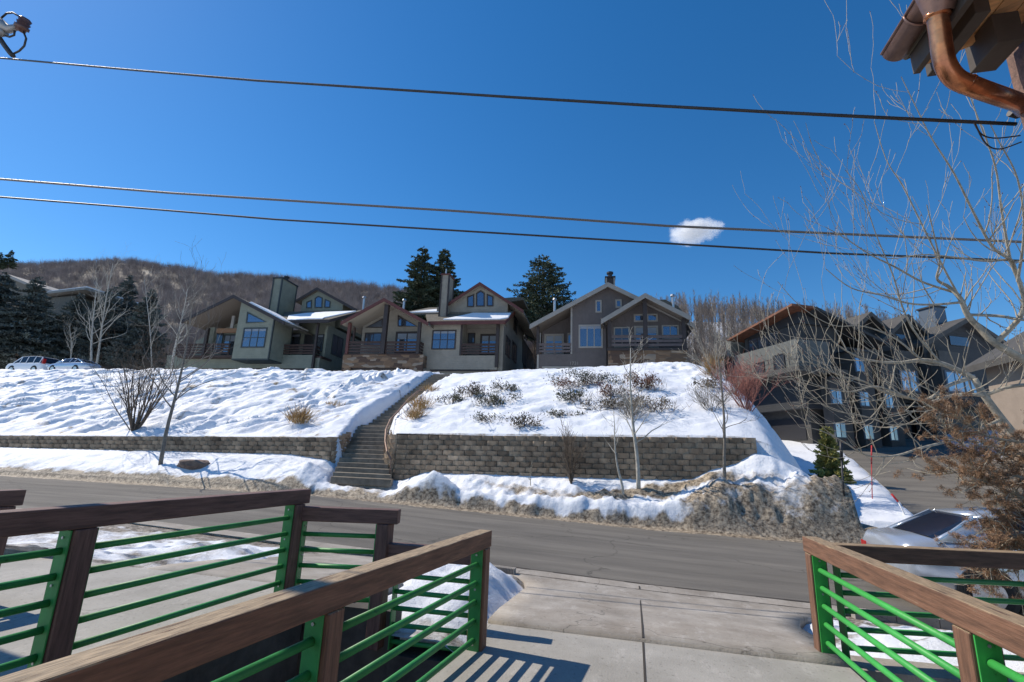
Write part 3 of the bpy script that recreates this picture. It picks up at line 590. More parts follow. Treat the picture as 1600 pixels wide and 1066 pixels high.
# ================= OVERHEAD CABLES
M['cable']=mat('black_cable',(.035,.032,.03),.5,n_scale=8,n_amt=.3)
M['cable_grey']=mat('grey_cable',(.16,.14,.125),.5,.2)
def cable(px,w0,w1,rad,label,m,mesh_extra=None,ext=0):
    u0,u1=px[0][0],px[-1][0]; pts=[]
    for k in range(len(px)-1):
        for j in range(6):
            f=j/6; pts.append((px[k][0]*(1-f)+px[k+1][0]*f,px[k][1]*(1-f)+px[k+1][1]*f))
    pts.append(px[-1]); P=[]
    for (u,v) in pts:
        t=(u-u0)/(u1-u0); P.append(atw(u,v,1/((1-t)/w0+t/w1)))
    b=MB(); b.tube(P,rad,6)
    if mesh_extra: # spiral lashing
        L=len(P)
        for i in range(L-1):
            n=14; a,c=P[i],P[i+1]; d=(c-a).normalized(); sd=d.cross(Vector((0,0,1))).normalized(); up=sd.cross(d)
            q=[a.lerp(c,j/n)+(sd*math.cos(j*2.2)+up*math.sin(j*2.2))*rad*.72 for j in range(n+1)]
            b.tube(q,rad*.45,4)
    o=b.build('overhead_cable',m,smooth=True); tag(o,label,'cable'); return P
P1=cable([(-40,88),(2,91),(200,109),(400,126),(600,139),(800,152),(1000,164),(1200,175),(1400,185),(1588,194)],6.2,2.62,.0105,'thick twisted black service cable, the topmost of the overhead lines, ending at the house corner',M['cable'],True)
cable([(-60,275),(0,280),(270,302),(520,318),(700,329),(1040,353),(1300,365),(1660,381)],11,9,.024,'middle overhead cable, upper one of the lower pair crossing the sky',M['cable_grey'],True)
cable([(-60,302),(0,308),(250,328),(430,343),(900,372),(1300,396),(1660,410)],11.5,9.5,.021,'lowest overhead cable just above the hill skyline',M['cable'])
M['ceramic']=mat('brown_ceramic',(.12,.06,.045),.25); M['greymetal']=mat('weathered_metal',(.35,.34,.33),.5,.6,n_scale=6,n_amt=.2)
M['brownpost']=woodmat('rough_brown_timber',(.19,.105,.075),(.16,.10,.07),.05)
_p=atw(-75,40,6.2); up_=empty('utility_pole',(_p.x,_p.y,-1)); tag(up_,'wooden utility pole carrying the insulator bracket just beyond the left photo edge','utility pole')
b=MB(); b.tube([(_p.x,_p.y,-1.5),(_p.x,_p.y,11.5)],[.16,.11],12); rel(b,'pole',M['brownpost'],up_,smooth=True); b=MB(); b.bar((_p.x,_p.y,_p.z+.1),atw(-20,30,6.1),.09,.09); rel(b,'crossarm',M['brownpost'],up_)
ins=empty('pole_insulator',atw(0,40,6.1)); tag(ins,'insulator bracket with looping wires at the top left photo corner','insulator')
b=MB(); pa,pb=atw(33,45,6.1),atw(40,30,6.1); dd=(pb-pa); 
b.tube([pa-dd*.3,pa,pa+dd*.01,pa+dd*.3,pa+dd*.31,pa+dd*.6,pa+dd*.61,pa+dd*.95,pa+dd*1.1],[.05,.055,.075,.075,.055,.072,.055,.068,.04],10); rel(b,'ceramic_cap',M['ceramic'],ins,smooth=True)
b=MB(); b.tube([atw(-30,25,6.1),atw(-5,36,6.1),atw(14,46,6.1),atw(30,42,6.1)],[.10,.09,.05,.03],8); b.tube([atw(-30,55,6.1),atw(8,50,6.1)],.05,8); rel(b,'bracket',M['greymetal'],ins,smooth=True)
b=MB()
for px in ([(2,28),(10,21),(20,20),(30,26),(36,34)],[(36,48),(41,60),(38,72),(30,80),(20,85)],[(0,60),(8,72),(17,84),(21,88)],[(5,55),(14,58),(22,55),(23,48)]): b.tube([atw(u,v,6.1) for u,v in px],.012 if px[0][0]!=0 else .03,5)
rel(b,'wire_loop',M['cable'],ins,smooth=True)
# ================= HOUSE CORNER, TOP RIGHT
M['copper']=mat('aged_copper',(.30,.125,.06),.28,.85,n_scale=7,col2=(.10,.055,.045),bump=.1,b_scale=10)
M['copper_d']=mat('patinated_copper',(.115,.075,.065),.38,.7,n_scale=9,col2=(.07,.045,.042),bump=.1,b_scale=12)
M['tanboard']=mat('tan_soffit_boards',(.78,.43,.19),.6,n_scale=5,n_amt=.25,stretch=(1,8,1)); 
M['beamgrey']=mat('dark_beam',(.075,.062,.052),.7,n_scale=5,n_amt=.2)
M['copper']=mat('aged_copper',(.80,.33,.15),.26,.9,n_scale=9,col2=(.30,.12,.07),bump=.12,b_scale=14)
M['copper_d']=mat('patinated_copper',(.36,.22,.17),.42,.6,n_scale=12,col2=(.20,.12,.10),bump=.12,b_scale=14)
M['wallbrown']=siding('brown_house_siding',(.17,.10,.07),.2,False,.5)
def zq(x,y_): return (1280+x/4.5375,y_/4.5375)
hc=empty('timber_house',(2.1,0,0)); tag(hc,'timber house whose tan eaves and dark beams show in the top right corner','building')
def hb(name,m,bev,*bx):
    b=MB()
    for q in bx: b.box(*q)
    return rel(b,name,m,hc,bevel=bev)
hb('wall',M['wallbrown'],0,(2.14,-4,-3.3,7,2.36,4.6))
hb('timber_post',M['brownpost'],.006,(1.925,2.39,-3.3,2.13,2.62,3.80))
SZ=lambda x: 3.70+.36*(x-1.475)
b=MB(); k=0; x=1.478
while x<4.2:
    b.hexa([(x,-4,SZ(x)),(x+.132,-4,SZ(x+.132)),(x+.132,2.50,SZ(x+.132)),(x,2.50,SZ(x))],[(x,-4,SZ(x)+.02),(x+.132,-4,SZ(x+.132)+.02),(x+.132,2.50,SZ(x+.132)+.02),(x,2.50,SZ(x)+.02)]); x+=.140
rel(b,'soffit',M['tanboard'],hc)
b=MB(); b.hexa([(1.44,-4,SZ(1.44)+.03),(4.3,-4,SZ(4.3)+.03),(4.3,2.53,SZ(4.3)+.03),(1.44,2.53,SZ(1.44)+.03)],[(1.36,-4,SZ(1.44)+.12),(4.3,-4,SZ(4.3)+.12),(4.3,2.56,SZ(4.3)+.12),(1.36,2.56,SZ(1.44)+.12)]); rel(b,'roof',M['shingle'],hc)
b=MB(); b.hexa([(1.48,2.502,SZ(1.48)-.045),(4.3,2.502,SZ(4.3)-.045),(4.3,2.53,SZ(4.3)-.045),(1.48,2.53,SZ(1.48)-.045)],[(1.48,2.502,SZ(1.48)+.025),(4.3,2.502,SZ(4.3)+.025),(4.3,2.53,SZ(4.3)+.025),(1.48,2.53,SZ(1.48)+.025)]); rel(b,'barge_board',M['tanboard'],hc)
hb('fascia',M['beamgrey'],.003,(1.443,-4,3.60,1.474,2.50,3.80))
hb('beam',M['beamgrey'],.004,(1.55,2.20,3.64,1.61,2.585,3.725)); hb('beam',M['beamgrey'],.004,(1.735,2.38,3.62,1.845,2.58,3.785))
for yb in (1.2,-.2): hb('rafter_tail',M['beamgrey'],.004,(1.48,yb,3.60,2.14,yb+.08,3.70))
gt=empty('copper_gutter',(1.38,2.5,3.75)); tag(gt,'brown patinated copper half-round gutter running along the eaves','gutter')
g0,g1=Vector((1.38,2.50,3.75)),Vector((1.38,-3.5,3.75))
b=MB(); n=12; Rg=.058; vs=[];fs=[]
for P in (g0,g1):
    for Rr in (Rg,Rg-.005):
        for k in range(n+1): an=math.pi*k/n; vs.append(P+Vector((math.cos(an)*Rr,0,-math.sin(an)*Rr)))
m=n+1
for k in range(n): fs+= [(k,k+1,2*m+k+1,2*m+k),(m+k,3*m+k,3*m+k+1,m+k+1)]
fs.append(tuple(range(0,m))[::-1])
b.mesh(vs,fs)
for sx in (-1,1): b.tube([g0+Vector((sx*Rg,0,0)),g1+Vector((sx*Rg,0,0))],.008,8)
rel(b,'trough',M['copper_d'],gt,smooth=True)
for yy_ in (2.27,):
    b=MB(); P=Vector((1.38,yy_,3.75)); b.tube([P+Vector((math.cos(math.pi*k/12)*(Rg+.004),0,-math.sin(math.pi*k/12)*(Rg+.004))) for k in range(13)],.006,6); rel(b,'seam_bracket',M['copper_d'],gt,smooth=True)
b=MB(); b.tube([(1.385,2.13,3.745),(1.388,2.14,3.70),(1.39,2.165,3.63)],[.085,.075,.05],16,cap=False); rel(b,'outlet',M['copper_d'],gt,smooth=True)
ds=empty('copper_downspout',atw(1465,20,2.3)); tag(ds,'shiny copper downspout elbow bending back to the house post','downspout')
def smoothpath(px,ws,n=6):
    P=[atw(u,v,w_) for (u,v),w_ in zip(px,ws)]; out=[]
    for i in range(len(P)-1):
        p0=P[max(i-1,0)];p1=P[i];p2=P[i+1];p3=P[min(i+2,len(P)-1)]
        for j in range(n):
            t=j/n; out.append(.5*((2*p1)+(-p0+p2)*t+(2*p0-5*p1+4*p2-p3)*t*t+(-p0+3*p1-3*p2+p3)*t**3))
    out.append(P[-1]); return out
b=MB(); b.tube([(1.388,2.14,3.70),atw(*zq(838,110),2.18)],.0455,20); b.tube([atw(*zq(836,92),2.18),atw(*zq(836,128),2.18)],.0495,20); rel(b,'upper_pipe',M['copper'],ds,smooth=True)
b=MB(); b.tube(smoothpath([zq(836,110),zq(855,230),zq(872,360),zq(900,470),zq(968,560),zq(1080,610),zq(1200,655),zq(1330,700),zq(1420,735)]+[(1604,172)],[2.18]*6+[2.2,2.26,2.36,2.48],8),.0405,20); rel(b,'elbow_pipe',M['copper'],ds,smooth=True)
for q in ((1050,600),):
    b=MB(); c0=atw(*zq(1042,592),2.18); c1=atw(*zq(1056,600),2.18); b.tube([c0,c1],.043,20); rel(b,'seam',M['copper'],ds,smooth=True)
lp=empty('cable_clamp',atw(1584,178,2.56)); tag(lp,'small black cable clamp with looping wire ends on the house post','clamp')
b=MB(); b.tube([atw(1578,176,2.6),atw(1592,180,2.6)],.02,8); rel(b,'clamp_body',M['cable'],lp)
b=MB(); b.tube(smoothpath([(1522,192),(1534,210),(1556,216),(1594,212)],[2.66]*4),.004,5); b.tube(smoothpath([(1524,194),(1540,224),(1562,233),(1596,222)],[2.66]*4),.004,5); rel(b,'wire_loop',M['cable'],lp)
# ================= HOUSES
M['blind']=mat('window_blind',(.22,.25,.29),.6)
class House:
    def __init__(s,name,O,ang,zoom,label,cat='house'):
        s.O=Vector(O); s.a=R_(ang); s.zm=zoom
        s.S=Vector((math.cos(s.a),math.sin(s.a),0)); s.D=Vector((-math.sin(s.a),math.cos(s.a),0))
        s.root=empty(name,O,s.a); tag(s.root,label,cat)
    def px(s,x,y_): z=s.zm; return (z[0]+x/z[2],z[1]+y_/z[2])
    def hp(s,x,y_,d):   # point on the vertical plane d behind the front
        q=Vector(ray(*s.px(x,y_))); c=Vector((0,0,CH)); t=(d-(c-s.O).dot(s.D))/q.dot(s.D); P=c+q*t-s.O
        return (P.dot(s.S),P.z+s.O.z)
    def sp(s,x,y_,sv):  # point on the side plane at s=sv -> (d,z)
        q=Vector(ray(*s.px(x,y_))); c=Vector((0,0,CH)); t=(sv-(c-s.O).dot(s.S))/q.dot(s.S); P=c+q*t-s.O
        return (P.dot(s.D),P.z+s.O.z)
    def rect(s,x0,y0,x1,y1,d):
        xm,ym=(x0+x1)/2,(y0+y1)/2
        return s.hp(x0,ym,d)[0],s.hp(xm,y1,d)[1],s.hp(x1,ym,d)[0],s.hp(xm,y0,d)[1]
    def poly(s,pts,d): return [s.hp(x,y_,d) for x,y_ in pts]
    def prism(s,name,poly,d0,d1,m,par=None,bevel=0):
        b=MB(); b.prism(poly,d0,d1); return b.build(name,m,par or s.root,bevel=bevel)
    def box(s,name,s0,s1,d0,d1,z0,z1,m,par=None):
        b=MB(); b.box(s0,d0,z0,s1,d1,z1); return b.build(name,m,par or s.root)
    def win(s,x0,y0,x1,y1,d,nx=1,ny=1,fm=None,gm=None,door=False,fw=.09,blind=False):
        a,z0,c,z1=s.rect(x0,y0,x1,y1,d); fm=fm or s.fm
        b=MB(); e=.06
        b.box(a,d-e,z0,a+fw,d+.05,z1); b.box(c-fw,d-e,z0,c,d+.05,z1); b.box(a+fw,d-e,z1-fw,c-fw,d+.05,z1); b.box(a+fw,d-e,z0,c-fw,d+.05,z0+fw)
        W=(c-a-2*fw); H=(z1-z0-2*fw)
        for i in range(1,nx): x=a+fw+W*i/nx; b.box(x-fw*.3,d-e+.012,z0+fw,x+fw*.3,d+.04,z1-fw)
        for j in range(1,ny): z=z0+fw+H*j/ny; b.box(a+fw,d-e+.016,z-fw*.25,c-fw,d+.03,z+fw*.25)
        f=b.build('french_door' if door else 'window',fm,s.root)
        s.box('pane',a+fw,c-fw,d-.02,d-.01,z0+fw,z1-fw,gm or M['glass'],f)
        if H>1.0 and gm is None: s.box('blind',a+fw+.01,c-fw-.01,d-.027,d-.022,z1-fw-H*(.32 if door else .13),z1-fw-.01,M['blind'],f)
        return f
    def pwin(s,pts,d,fm=None,gm=None,fw=.1):
        P=s.poly(pts,d); cx=sum(q[0] for q in P)/len(P); cz=sum(q[1] for q in P)/len(P); fm=fm or s.fm
        n=len(P); area=sum(P[i][0]*P[(i+1)%n][1]-P[(i+1)%n][0]*P[i][1] for i in range(n))
        if area<0: P=P[::-1]
        inner=[]
        for i in range(n):
            a=Vector(P[i-1]);b_=Vector(P[i]);c=Vector(P[(i+1)%n]); d1=(b_-a).normalized(); d2=(c-b_).normalized()
            n1=Vector((-d1.y,d1.x)); n2=Vector((-d2.y,d2.x)); k=(n1+n2); k=k/max(.35,k.dot(n1)); inner.append(tuple(b_+k*fw))
        b=MB()
        for i in range(n):
            q=[P[i],P[(i+1)%n],inner[(i+1)%n],inner[i]]
            b.prism(q,d-.06,d+.05)
        f=b.build('window',fm,s.root); s.prism('pane',inner,d-.02,d-.01,gm or M['glass'],f); return f
    def swin(s,x0,y0,x1,y1,sv,fm=None,gm=None):
        xm,ym=(x0+x1)/2,(y0+y1)/2; d0,_=s.sp(x0,ym,sv); d1,_=s.sp(x1,ym,sv); z1=s.sp(xm,y0,sv)[1]; z0=s.sp(xm,y1,sv)[1]
        d0,d1=sorted((d0,d1)); z0,z1=sorted((z0,z1)); fw=.1
        b=MB(); b.box(sv-.03,d0,z0,sv+.05,d0+fw,z1); b.box(sv-.03,d1-fw,z0,sv+.05,d1,z1); b.box(sv-.03,d0+fw,z0,sv+.05,d1-fw,z0+fw); b.box(sv-.03,d0+fw,z1-fw,sv+.05,d1-fw,z1)
        dm=(d0+d1)/2; b.box(sv-.03,dm-.04,z0+fw,sv+.045,dm+.04,z1-fw)
        f=b.build('window',fm or s.fm,s.root); s.box('pane',sv-.01,sv+.015,d0+fw,d1-fw,z0+fw,z1-fw,gm or M['glass_dark'],f)
    def gable(s,apex,le,re,d0,d1,m_roof,m_rake,th=.2,rake=.32,dp=.09,soff=None,lm=None):
        # slabs following both slopes, barge boards on the front, proud by dp
        r=MB(); A=Vector(apex);
        for e in (le,re):
            if e is None: continue
            E=Vector(e); n=Vector((-(E-A).y,(E-A).x)).normalized(); n=n if n.y>0 else -n; t=n*th
            poly=[tuple(A),tuple(E),tuple(E-Vector((0,th))),tuple(A-Vector((0,th)))]
            r.prism(poly,d0+dp,d1)
        ro=r.build('roof',m_roof,s.root)
        k=MB()
        for e in (le,re):
            if e is None: continue
            E=Vector(e); poly=[(A.x,A.y+.03),(E.x,E.y+.03),(E.x,E.y+.03-rake),(A.x,A.y+.03-rake)]
            k.prism(poly,d0,d0+dp-.004)
        k.build('barge_board',m_rake,ro)
        if soff:
            u=MB()
            for e in (le,re):
                if e is None: continue
                E=Vector(e); u.prism([(A.x,A.y-th-.004),(E.x,E.y-th-.004),(E.x,E.y-th-.03),(A.x,A.y-th-.03)],d0+dp,d1-.05)
            u.build('soffit',soff,ro)
        return ro
    def rail(s,x0,y0,x1,y1,d,m,n=3,posts=(),side=None):
        a,z0,c,z1=s.rect(x0,y0,x1,y1,d); b=MB(); H=z1-z0; 
        for k in range(n):
            zt=z1-k*H/n; b.box(a,d-.06,zt-H/n*.62,c,d,zt)
        b.box(a,d-.10,z1+.002,c,d+.06,z1+.05)
        for q in posts: x=a+(c-a)*q; b.box(x-.05,d+.003,z0-.1,x+.05,d+.09,z1)
        if side is not None:
            for sv,dd in side:
                for k in range(n):
                    zt=z1-k*H/n; b.box(sv-.03,d+.1,zt-H/n*.62,sv+.03,dd,zt)
                b.box(sv-.06,d+.1,z1+.002,sv+.06,dd,z1+.05)
        return b.build('balcony_railing',m,s.root)
    def post(s,x,y0,y1,d,wd,m,z0=None):
        a,zb,c,zt=s.rect(x-1,y0,x+1,y1,d); q=(a+c)/2; zb=zb if z0 is None else z0
        return s.box('post',q-wd/2,q+wd/2,d-wd/2,d+wd/2,zb,zt,m)
    def chimney(s,xl,xr,y0,y1,d0,d1,m,trim,cap,flue=True):
        a,zb,c,zt=s.rect(xl,y0,xr,y1,d0); b=MB(); b.box(a,d0,zb-1.5,c,d1,zt); ch=b.build('chimney',m,s.root)
        t=.1; k=MB()
        for x in (a,c):
            for y_ in (d0,d1): k.box(x-t*.7,y_-t*.7,zb-1.5,x+t*.7,y_+t*.7,zt-.01)
        k.build('corner_trim',trim,ch)
        k=MB(); k.box(a-.12,d0-.12,zt,c+.12,d1+.12,zt+.14); k.build('chimney_cap',cap,ch)
        if flue:
            k=MB(); cx=(a+c)/2; cy=(d0+d1)/2; k.tube([(cx,cy,zt+.1),(cx,cy,zt+.62)],.22,12); k.tube([(cx,cy,zt+.62),(cx,cy,zt+.78)],.32,12); k.build('flue',cap,ch,smooth=False)
        return a,c,zt
    def vent(s,x,y0,y1,d,m,tall=True):
        q,zt=s.hp(x,y0,d); _,zb=s.hp(x,y1,d); b=MB(); b.tube([(q,d,zb-1),(q,d,zt-.15)],.13,10); b.tube([(q,d,zt-.25),(q,d,zt-.2),(q,d,zt)],[.2,.24,.18],10); b.build('vent_pipe',m,s.root,smooth=False)
Z1=(280,400,5.329); Z2=(520,400,5.0); Z3=(800,410,5.3333)
GZ=6.6
def interp_poly(P,n): return P
# ---------- House 3 (right, charcoal)
h=House('charcoal_house',(-3,42,0),4,Z3,'charcoal house with light grey gable trim and two front gables, right of the taupe house'); h.fm=M['trimtan']
D0=0
bg_ap=h.hp(800,168,-.7); bg_l=h.hp(147,520,-.7); 
sl=(bg_ap[1]-bg_l[1])/(bg_ap[0]-bg_l[0]); bg_r=(bg_ap[0]+7.2,bg_ap[1]-7.2*sl)
h.gable(bg_ap,bg_l,bg_r,-.7,12,M['shingle'],M['trimtan'],th=.22,rake=.42,soff=M['soffit'])
sL=h.hp(215,700,0)[0]; sM0=h.hp(503,560,0)[0]; sM1=h.hp(790,600,0)[0]; zfl=h.hp(360,765,0)[1]
zr=lambda x,off=.30: bg_ap[1]-abs(x-bg_ap[0])*sl-.24-off*0
# front wall (centre part) and the wall above the right gable
h.prism('wall',[(sM0,GZ),(bg_r[0]-.6,GZ),(bg_r[0]-.6,zr(bg_r[0]-.6)),(bg_ap[0],zr(bg_ap[0])),(sM0,zr(sM0))],0,.25,M['sid3'])
# left porch: back wall, floor, low wall
h.prism('porch_wall',[(sL+.1,zfl),(sM0-.003,zfl),(sM0-.003,zr(sM0)),(sL+.1,zr(sL+.1))],2.4,2.6,M['sid3'])
h.box('porch_side',sM0,sM0+.2,.253,2.4,zfl,zr(sM0)-.1,M['sid3'])
h.box('lower_wall',sL,sM0-.003,.02,.25,GZ,zfl,M['sid3']); h.box('porch_floor',sL,sM0-.003,.25,2.4,zfl-.25,zfl-.003,M['balc1'])
h.box('house_body',sL+.1,bg_r[0]-.7,2.61,11.5,GZ,zr(sL+.1)-.1,M['sid3'])
h.box('corner_trim',sM0-.16,sM0,-.03,.0,h.hp(503,765,0)[1],h.hp(503,372,0)[1],M['trimtan'])
h.box('corner_trim',sL-.05,sL+.12,-.03,.018,GZ,zfl,M['trimtan'])
h.win(695,315,748,420,0,1,1,fw=.14); h.win(862,310,915,380,0,1,1,fw=.14); h.win(555,520,757,714,0,3,1,fw=.14)
h.win(268,597,432,770,2.38,2,1,door=True,fw=.2,fm=M['trimtan']); h.win(462,590,495,700,2.38,1,1,fw=.1)
h.rail(225,680,492,760,0,M['balc2'],3,(.0,.5,1)); h.post(215,535,770,0,.22,M['trimdark']); h.post(236,590,700,.5,.1,M['trimtan'])
a,z0,c,z1=h.rect(250,868,748,885,0); h.box('garage_trim',a,c,-.05,-.002,z0,z1,M['trimtan']); h.box('garage_door',a+.15,c-.15,-.03,-.003,GZ,z0-.003,M['sid3'])
# house number on the wall
cu=bpy.data.curves.new('n','FONT'); cu.body='1731'; cu.size=.42; cu.extrude=.012; to=bpy.data.objects.new('n',cu); COL.objects.link(to); bpy.context.view_layer.update()
me=bpy.data.meshes.new_from_object(to); bpy.data.objects.remove(to); no=bpy.data.objects.new('house_number',me); COL.objects.link(no); me.materials.clear(); me.materials.append(M['trimtan'])
q=h.hp(478,855,0); no.parent=h.root; no.location=(q[0],-.02,q[1]); no.rotation_euler=(R_(90),0,0)
# right small gable
D=-1.6
ap=h.hp(1110,258,D-.6); le=h.hp(742,478,D-.6); re=h.hp(1490,448,D-.6)
h.gable(ap,le,re,D-.6,5,M['shingle'],M['trimtan'],th=.2,rake=.42,soff=M['soffit'])
s0=h.hp(800,600,D)[0]; s1=h.hp(1452,600,D)[0]; zf=h.hp(1120,715,D)[1]; m1=(ap[1]-le[1])/(ap[0]-le[0]); m2=(ap[1]-re[1])/(re[0]-ap[0])
zg=lambda x: ap[1]-(ap[0]-x)*m1-.22 if x<ap[0] else ap[1]-(x-ap[0])*m2-.22
h.prism('porch_wall',[(s0,zf),(s1,zf),(s1,zg(s1)),(ap[0],zg(ap[0])),(s0,zg(s0))],.6+D+.6,.8+D+.6,M['sid3'])
b=D+1.2
h.box('stone_base',s0,s1,D,.6,GZ,zf-.1,M['stonebase']); h.box('porch_floor',s0-.05,s1+.05,D-.05,b,zf-.1,zf,M['balc1'])
h.box('house_body',s0+.1,s1-.1,b+.2,10,GZ,min(zg(s0),zg(s1))-.05,M['sid3'])
h.win(1014,432,1106,498,b,1,1,fw=.14); h.win(1122,430,1214,496,b,1,1,fw=.14)
h.win(848,540,985,712,b,2,1,fw=.12,gm=M['glass_dark']); h.win(1018,530,1220,714,b,2,1,door=True,fw=.17); h.win(1248,524,1390,640,b,2,1,fw=.12)
h.rail(826,612,1106,712,D,M['balc2'],3,(0,1)); h.rail(1128,612,1422,712,D,M['balc2'],3,(0,1))
h.post(1110,300,715,D,.34,M['trimdark']); h.post(812,480,715,D,.3,M['trimdark']); h.post(1432,470,715,D,.28,M['trimdark'])
h.box('balcony_beam',s0-.1,s1+.1,D-.10,D-.052,zf-.22,zf-.02,M['trimdark'])
h.chimney(785,852,130,185,1.0,2.2,M['trimdark'],M['trimtan'],M['dark'])
h.vent(356,300,370,6,M['metal']); h.vent(1338,268,330,6,M['metal'])
# downspout between
q=h.hp(790,520,D-.1); b_=MB(); b_.tube([(h.hp(745,470,D)[0],D-.5,h.hp(745,478,D)[1]),(h.hp(752,500,D)[0],D-.4,h.hp(752,505,D)[1]),(q[0],-.1,q[1]),(q[0],-.1,GZ)],.06,8); b_.build('downspout',M['dark'],h.root,smooth=True)
# rear cross roofs
e0=h.hp(240,425,3.5); e1=h.hp(500,318,3.5); b_=MB(); b_.prism([(e0[0],e0[1]),(e1[0]+5,e1[1]+.4),(e1[0]+5,e1[1]-2),(e0[0],e0[1]-.2)],6,12); b_.build('rear_roof',M['shingle'],h.root)
e0=h.hp(1200,285,5); e1=h.hp(1400,340,5); b_=MB(); b_.prism([(e0[0]-4,e0[1]),(e0[0]+1,e0[1]),(e1[0],e1[1]),(e1[0]+1,e1[1]-1.5),(e0[0]-4,e1[1]-2)],6,12); b_.build('rear_roof',M['shingle'],h.root)
# ---------- House 2 (middle, taupe)
h=House('taupe_house',(-19,42,0),4,Z2,'taupe house with red-brown gable trim, tall chimney and stone balcony base, middle of the row'); h.fm=M['trimdark']
ap=h.hp(400,330,-.6); le=h.hp(62,515,-.6); re=h.hp(745,520,-.6)
h.gable(ap,le,re,-.6,7,M['shingle'],M['trimred'],th=.2,rake=.36,soff=M['soffit2'])
m1=(ap[1]-le[1])/(ap[0]-le[0]); m2=(ap[1]-re[1])/(re[0]-ap[0])
zg=lambda x: ap[1]-(ap[0]-x)*m1-.22 if x<ap[0] else ap[1]-(x-ap[0])*m2-.22
s0=h.hp(118,650,0)[0]; s1=h.hp(690,650,0)[0]; zf=h.hp(380,768,0)[1]
h.box('stone_base',h.hp(75,830,0)[0],h.hp(705,830,0)[0],0,1.0,h.hp(380,872,0)[1],zf-.05,M['stonebase'])
a=h.hp(75,830,0)[0]; c=h.hp(705,830,0)[0]
h.box('stone_pier',a,h.hp(138,850,0)[0],0,1.0,GZ,h.hp(380,872,0)[1]-.003,M['stonebase']); h.box('stone_pier',h.hp(600,850,0)[0],c,0,1.0,GZ,h.hp(380,872,0)[1]-.003,M['stonebase'])
h.box('garage_door',h.hp(138,850,0)[0],h.hp(600,850,0)[0],.4,.5,GZ,h.hp(380,872,0)[1],M['sid2']); h.box('garage_trim',h.hp(138,850,0)[0],h.hp(600,850,0)[0],.2,.39,h.hp(380,886,0)[1],h.hp(380,874,0)[1],M['trimdark'])
h.prism('porch_wall',[(s0+.3,zf),(s1,zf),(s1,zg(s1)),(ap[0],zg(ap[0])),(s0+.3,zg(s0+.3))],2.2,2.4,M['sid2'])
h.box('porch_floor',s0-.2,s1+.1,-.05,2.2,zf-.048,zf+.06,M['balc1'])
h.box('house_body',s0+.2,s1,2.41,13,GZ,min(zg(s0),zg(s1))-.1,M['sid2'])
h.pwin([(255,562),(392,562),(392,488)],2.18); h.pwin([(508,462),(508,552),(662,552)],2.18)
h.win(248,600,382,700,2.18,2,1,fw=.1,gm=M['glass_dark']); h.win(488,592,668,760,2.18,2,1,door=True,fw=.2)
h.rail(125,672,395,762,0,M['balc1'],4,(0,1)); h.rail(415,672,660,762,0,M['balc1'],4,(0,1),side=[(s1-.1,2.1)])
h.post(408,385,768,-.02,.42,M['trimdark']); h.post(122,525,768,0,.28,M['trimred']); h.post(672,520,768,0,.30,M['trimdark'])
h.post(165,560,700,1.2,.18,M['balc1'])
b_=MB(); x=h.hp(105,520,0)[0]; zz=h.hp(105,520,0)[1]; b_.box(x-.2,-.5,zz-.15,x+.2,2.2,zz+.1); b_.build('beam',M['trimtan'],h.root)
# middle wall, recess and lower wall
mw0=h.hp(705,650,1.0)[0]; mw1=h.hp(1003,650,1.0)[0]; rw1=h.hp(1292,650,1.0)[0]; zfr=h.hp(1140,778,1.0)[1]; zev=h.hp(1000,528,1.0)[1]; zgar=h.hp(990,888,1.0)[1]
h.box('front_wall',mw0-.3,mw1,1.0,1.2,zgar,zev+.3,M['sid2']); h.box('lower_wall',mw1+.003,rw1,1.0,1.2,zgar,zfr-.003,M['sid2'])
h.box('garage_door',h.hp(765,900,1)[0],h.hp(1222,900,1)[0],1.25,1.3,GZ-.6,zgar,M['sid2']); h.box('garage_trim',h.hp(760,880,1)[0],h.hp(1225,880,1)[0],.95,1.24,zgar-.12,zgar-.003,M['trimdark'])
h.box('stone_pier',h.hp(1225,900,1)[0],rw1,1.02,1.4,GZ-.6,zgar-.004,M['stonebase']); h.box('stone_pier',mw0-.3,h.hp(763,900,1)[0],1.02,1.4,GZ-.6,zgar-.004,M['sid2'])
h.box('porch_wall',mw1,rw1-.1,3.0,3.2,zfr,zev+1.2,M['sid2']); h.box('porch_side',mw1-.2,mw1-.003,1.203,3.0,zfr,zev+.3,M['sid2']); h.box('porch_floor',mw1,rw1,1.203,3.0,zfr-.2,zfr,M['balc1'])
h.box('corner_trim',mw1-.1,mw1+.08,.96,.998,zfr,zev,M['trimdark'])
h.win(775,580,962,732,1.0,3,2,fw=.12); h.win(1055,602,1112,684,2.98,1,1,fw=.1,gm=M['glass_dark']); h.win(1150,610,1290,772,2.98,2,1,door=True,fw=.2)
h.rail(1008,690,1270,775,1.0,M['balc1'],4,(0,1),side=[(rw1-.05,2.9)]); h.post(1285,530,870,1.0,.3,M['trimdark'])
sr=h.hp(1338,650,1.6)[0]
